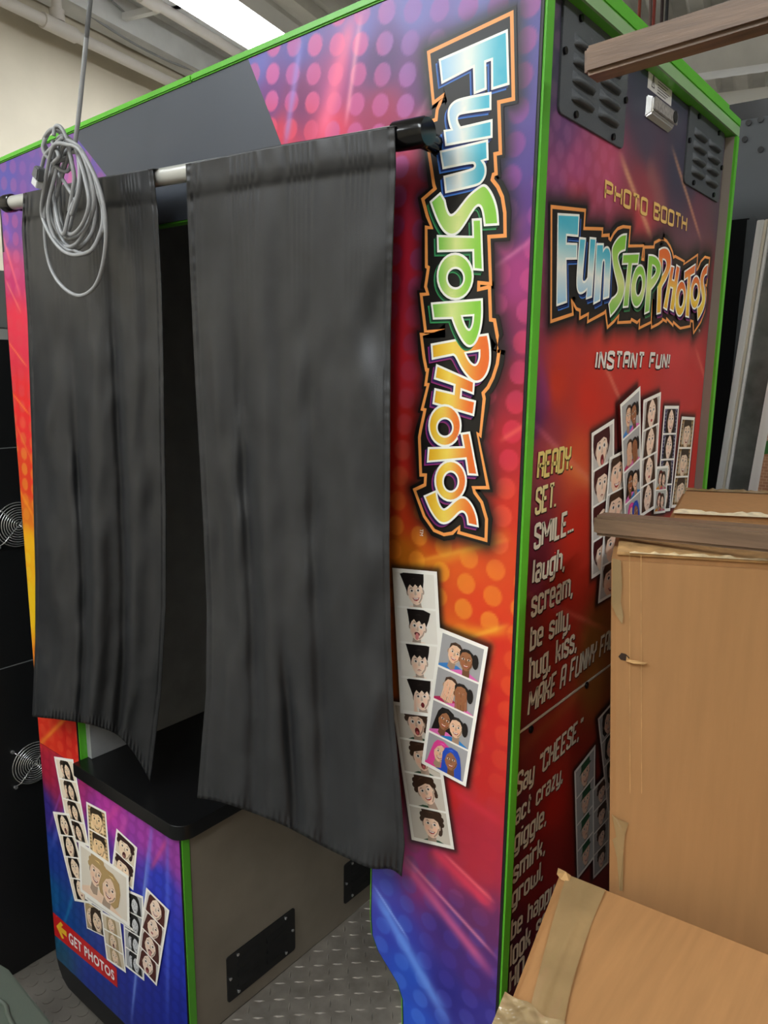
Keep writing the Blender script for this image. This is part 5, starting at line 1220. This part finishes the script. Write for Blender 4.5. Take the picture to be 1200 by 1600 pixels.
# ------------------------------------------------------------------ black machine on the other side, with fan guards
XC = -1.432
lm = thing('black_machine', 'black machine cabinet with two round chrome fan guards', 'game machine')
ztopc = float(onX(8, 531, XC)[2])
MB().box(XC - .6, XC, -.32, .72, FLOOR, ztopc).build('cabinet_body', mat('black_machine_paint', (20, 21, 23), .5, bump=.15, bscale=500), lm, bevel=.003)
for px in ((10, 700), (20, 1040)):
    z = float(onX(*px, XC)[2]); MB().box(XC, XC + .0006, -.3, .7, z - .0012, z + .0012).build('panel_seam', mat('seam_grey', (120, 122, 124), .5), lm)
for (px, py, r) in ((26.4, 819, .0575), (51, 1190.5, .0575)):
    c = onX(px, py, XC); b = MB(); g0 = Vector((XC + .012, c[1], c[2]))
    for k in range(9):
        rr = r * (k + 1.2) / 9.6; b.tube([g0 + Vector((0 if k < 7 else -.003 * (k - 6), rr * math.cos(a), rr * math.sin(a))) for a in [2 * math.pi * i / 40 for i in range(40)]], .0015, 6, closed=True)
    for a in (45, 135, 225, 315):
        a = math.radians(a); b.tube([g0, g0 + Vector((0, r * .95 * math.cos(a), r * .95 * math.sin(a))), g0 + Vector((-.012, r * 1.22 * math.cos(a), r * 1.22 * math.sin(a)))], .0015, 6)
    fg = b.build('fan_guard', CHROME, lm, smooth=True)
    for a in (45, 135, 225, 315):
        a = math.radians(a); MB().tube([(XC, c[1] + r * 1.22 * math.cos(a), c[2] + r * 1.22 * math.sin(a)), (XC + .006, c[1] + r * 1.22 * math.cos(a), c[2] + r * 1.22 * math.sin(a))], .0045, 12).build('screw_head', CHROME, fg, smooth='auto')
gb = thing('grey_metal_box', 'grey metal box with a pale base strip on top of the black machine', 'box')
z2 = float(onX(4, 514, XC)[2]); z3 = float(onX(2, 422, XC)[2])
MB().box(XC - .5, XC - .004, -.2, .6, z2, z3).build('box_body', mat('grey_painted_metal', (132, 134, 132), .5), gb, bevel=.004)
MB().box(XC - .5, XC - .002, -.2, .6, ztopc + .0005, z2 - .0003).build('base_strip', mat('pale_grey_strip', (176, 178, 174), .5), gb)
# ---- grey green bench corner
ZG = .42
g = [onZ(x, y, ZG)[:2] for x, y in ((-120, 1458), (0, 1504), (13, 1512), (84, 1600), (300, 1870), (-160, 1900), (-330, 1600))]
tb = thing('padded_bench', 'grey green padded bench with a raised seam on the floor by the booth', 'bench')
MB().prism([tuple(map(float, p)) for p in g], FLOOR, ZG, 'z').build('bench_body', GREYGREEN, tb, bevel=.008, seg=3)
gi = [onZ(x, y, ZG)[:2] for x, y in ((-130, 1500), (-4, 1562), (22, 1606), (150, 1800), (-150, 1830))]
b = MB(); P = [(float(p[0]), float(p[1]), ZG + .002) for p in gi]; b.tube(crom(P[:4], 8), .004, 8); b.build('raised_seam', GREYGREEN, tb, smooth=True)

# ------------------------------------------------------------------ put every Empty at the base of its thing
bpy.context.view_layer.update()
for o in list(bpy.data.objects):
    if o.type == 'EMPTY' and not o.parent and o.children:
        lo = Vector((1e9,) * 3); hi = Vector((-1e9,) * 3)
        for ch in o.children_recursive:
            if ch.type != 'MESH': continue
            for c in ch.bound_box:
                p = ch.matrix_world @ Vector(c)
                lo = Vector(map(min, lo, p)); hi = Vector(map(max, hi, p))
        o.location = ((lo.x + hi.x) / 2, (lo.y + hi.y) / 2, lo.z)
        for ch in o.children: ch.matrix_parent_inverse = Matrix.Translation(-o.location)
bpy.context.view_layer.update()
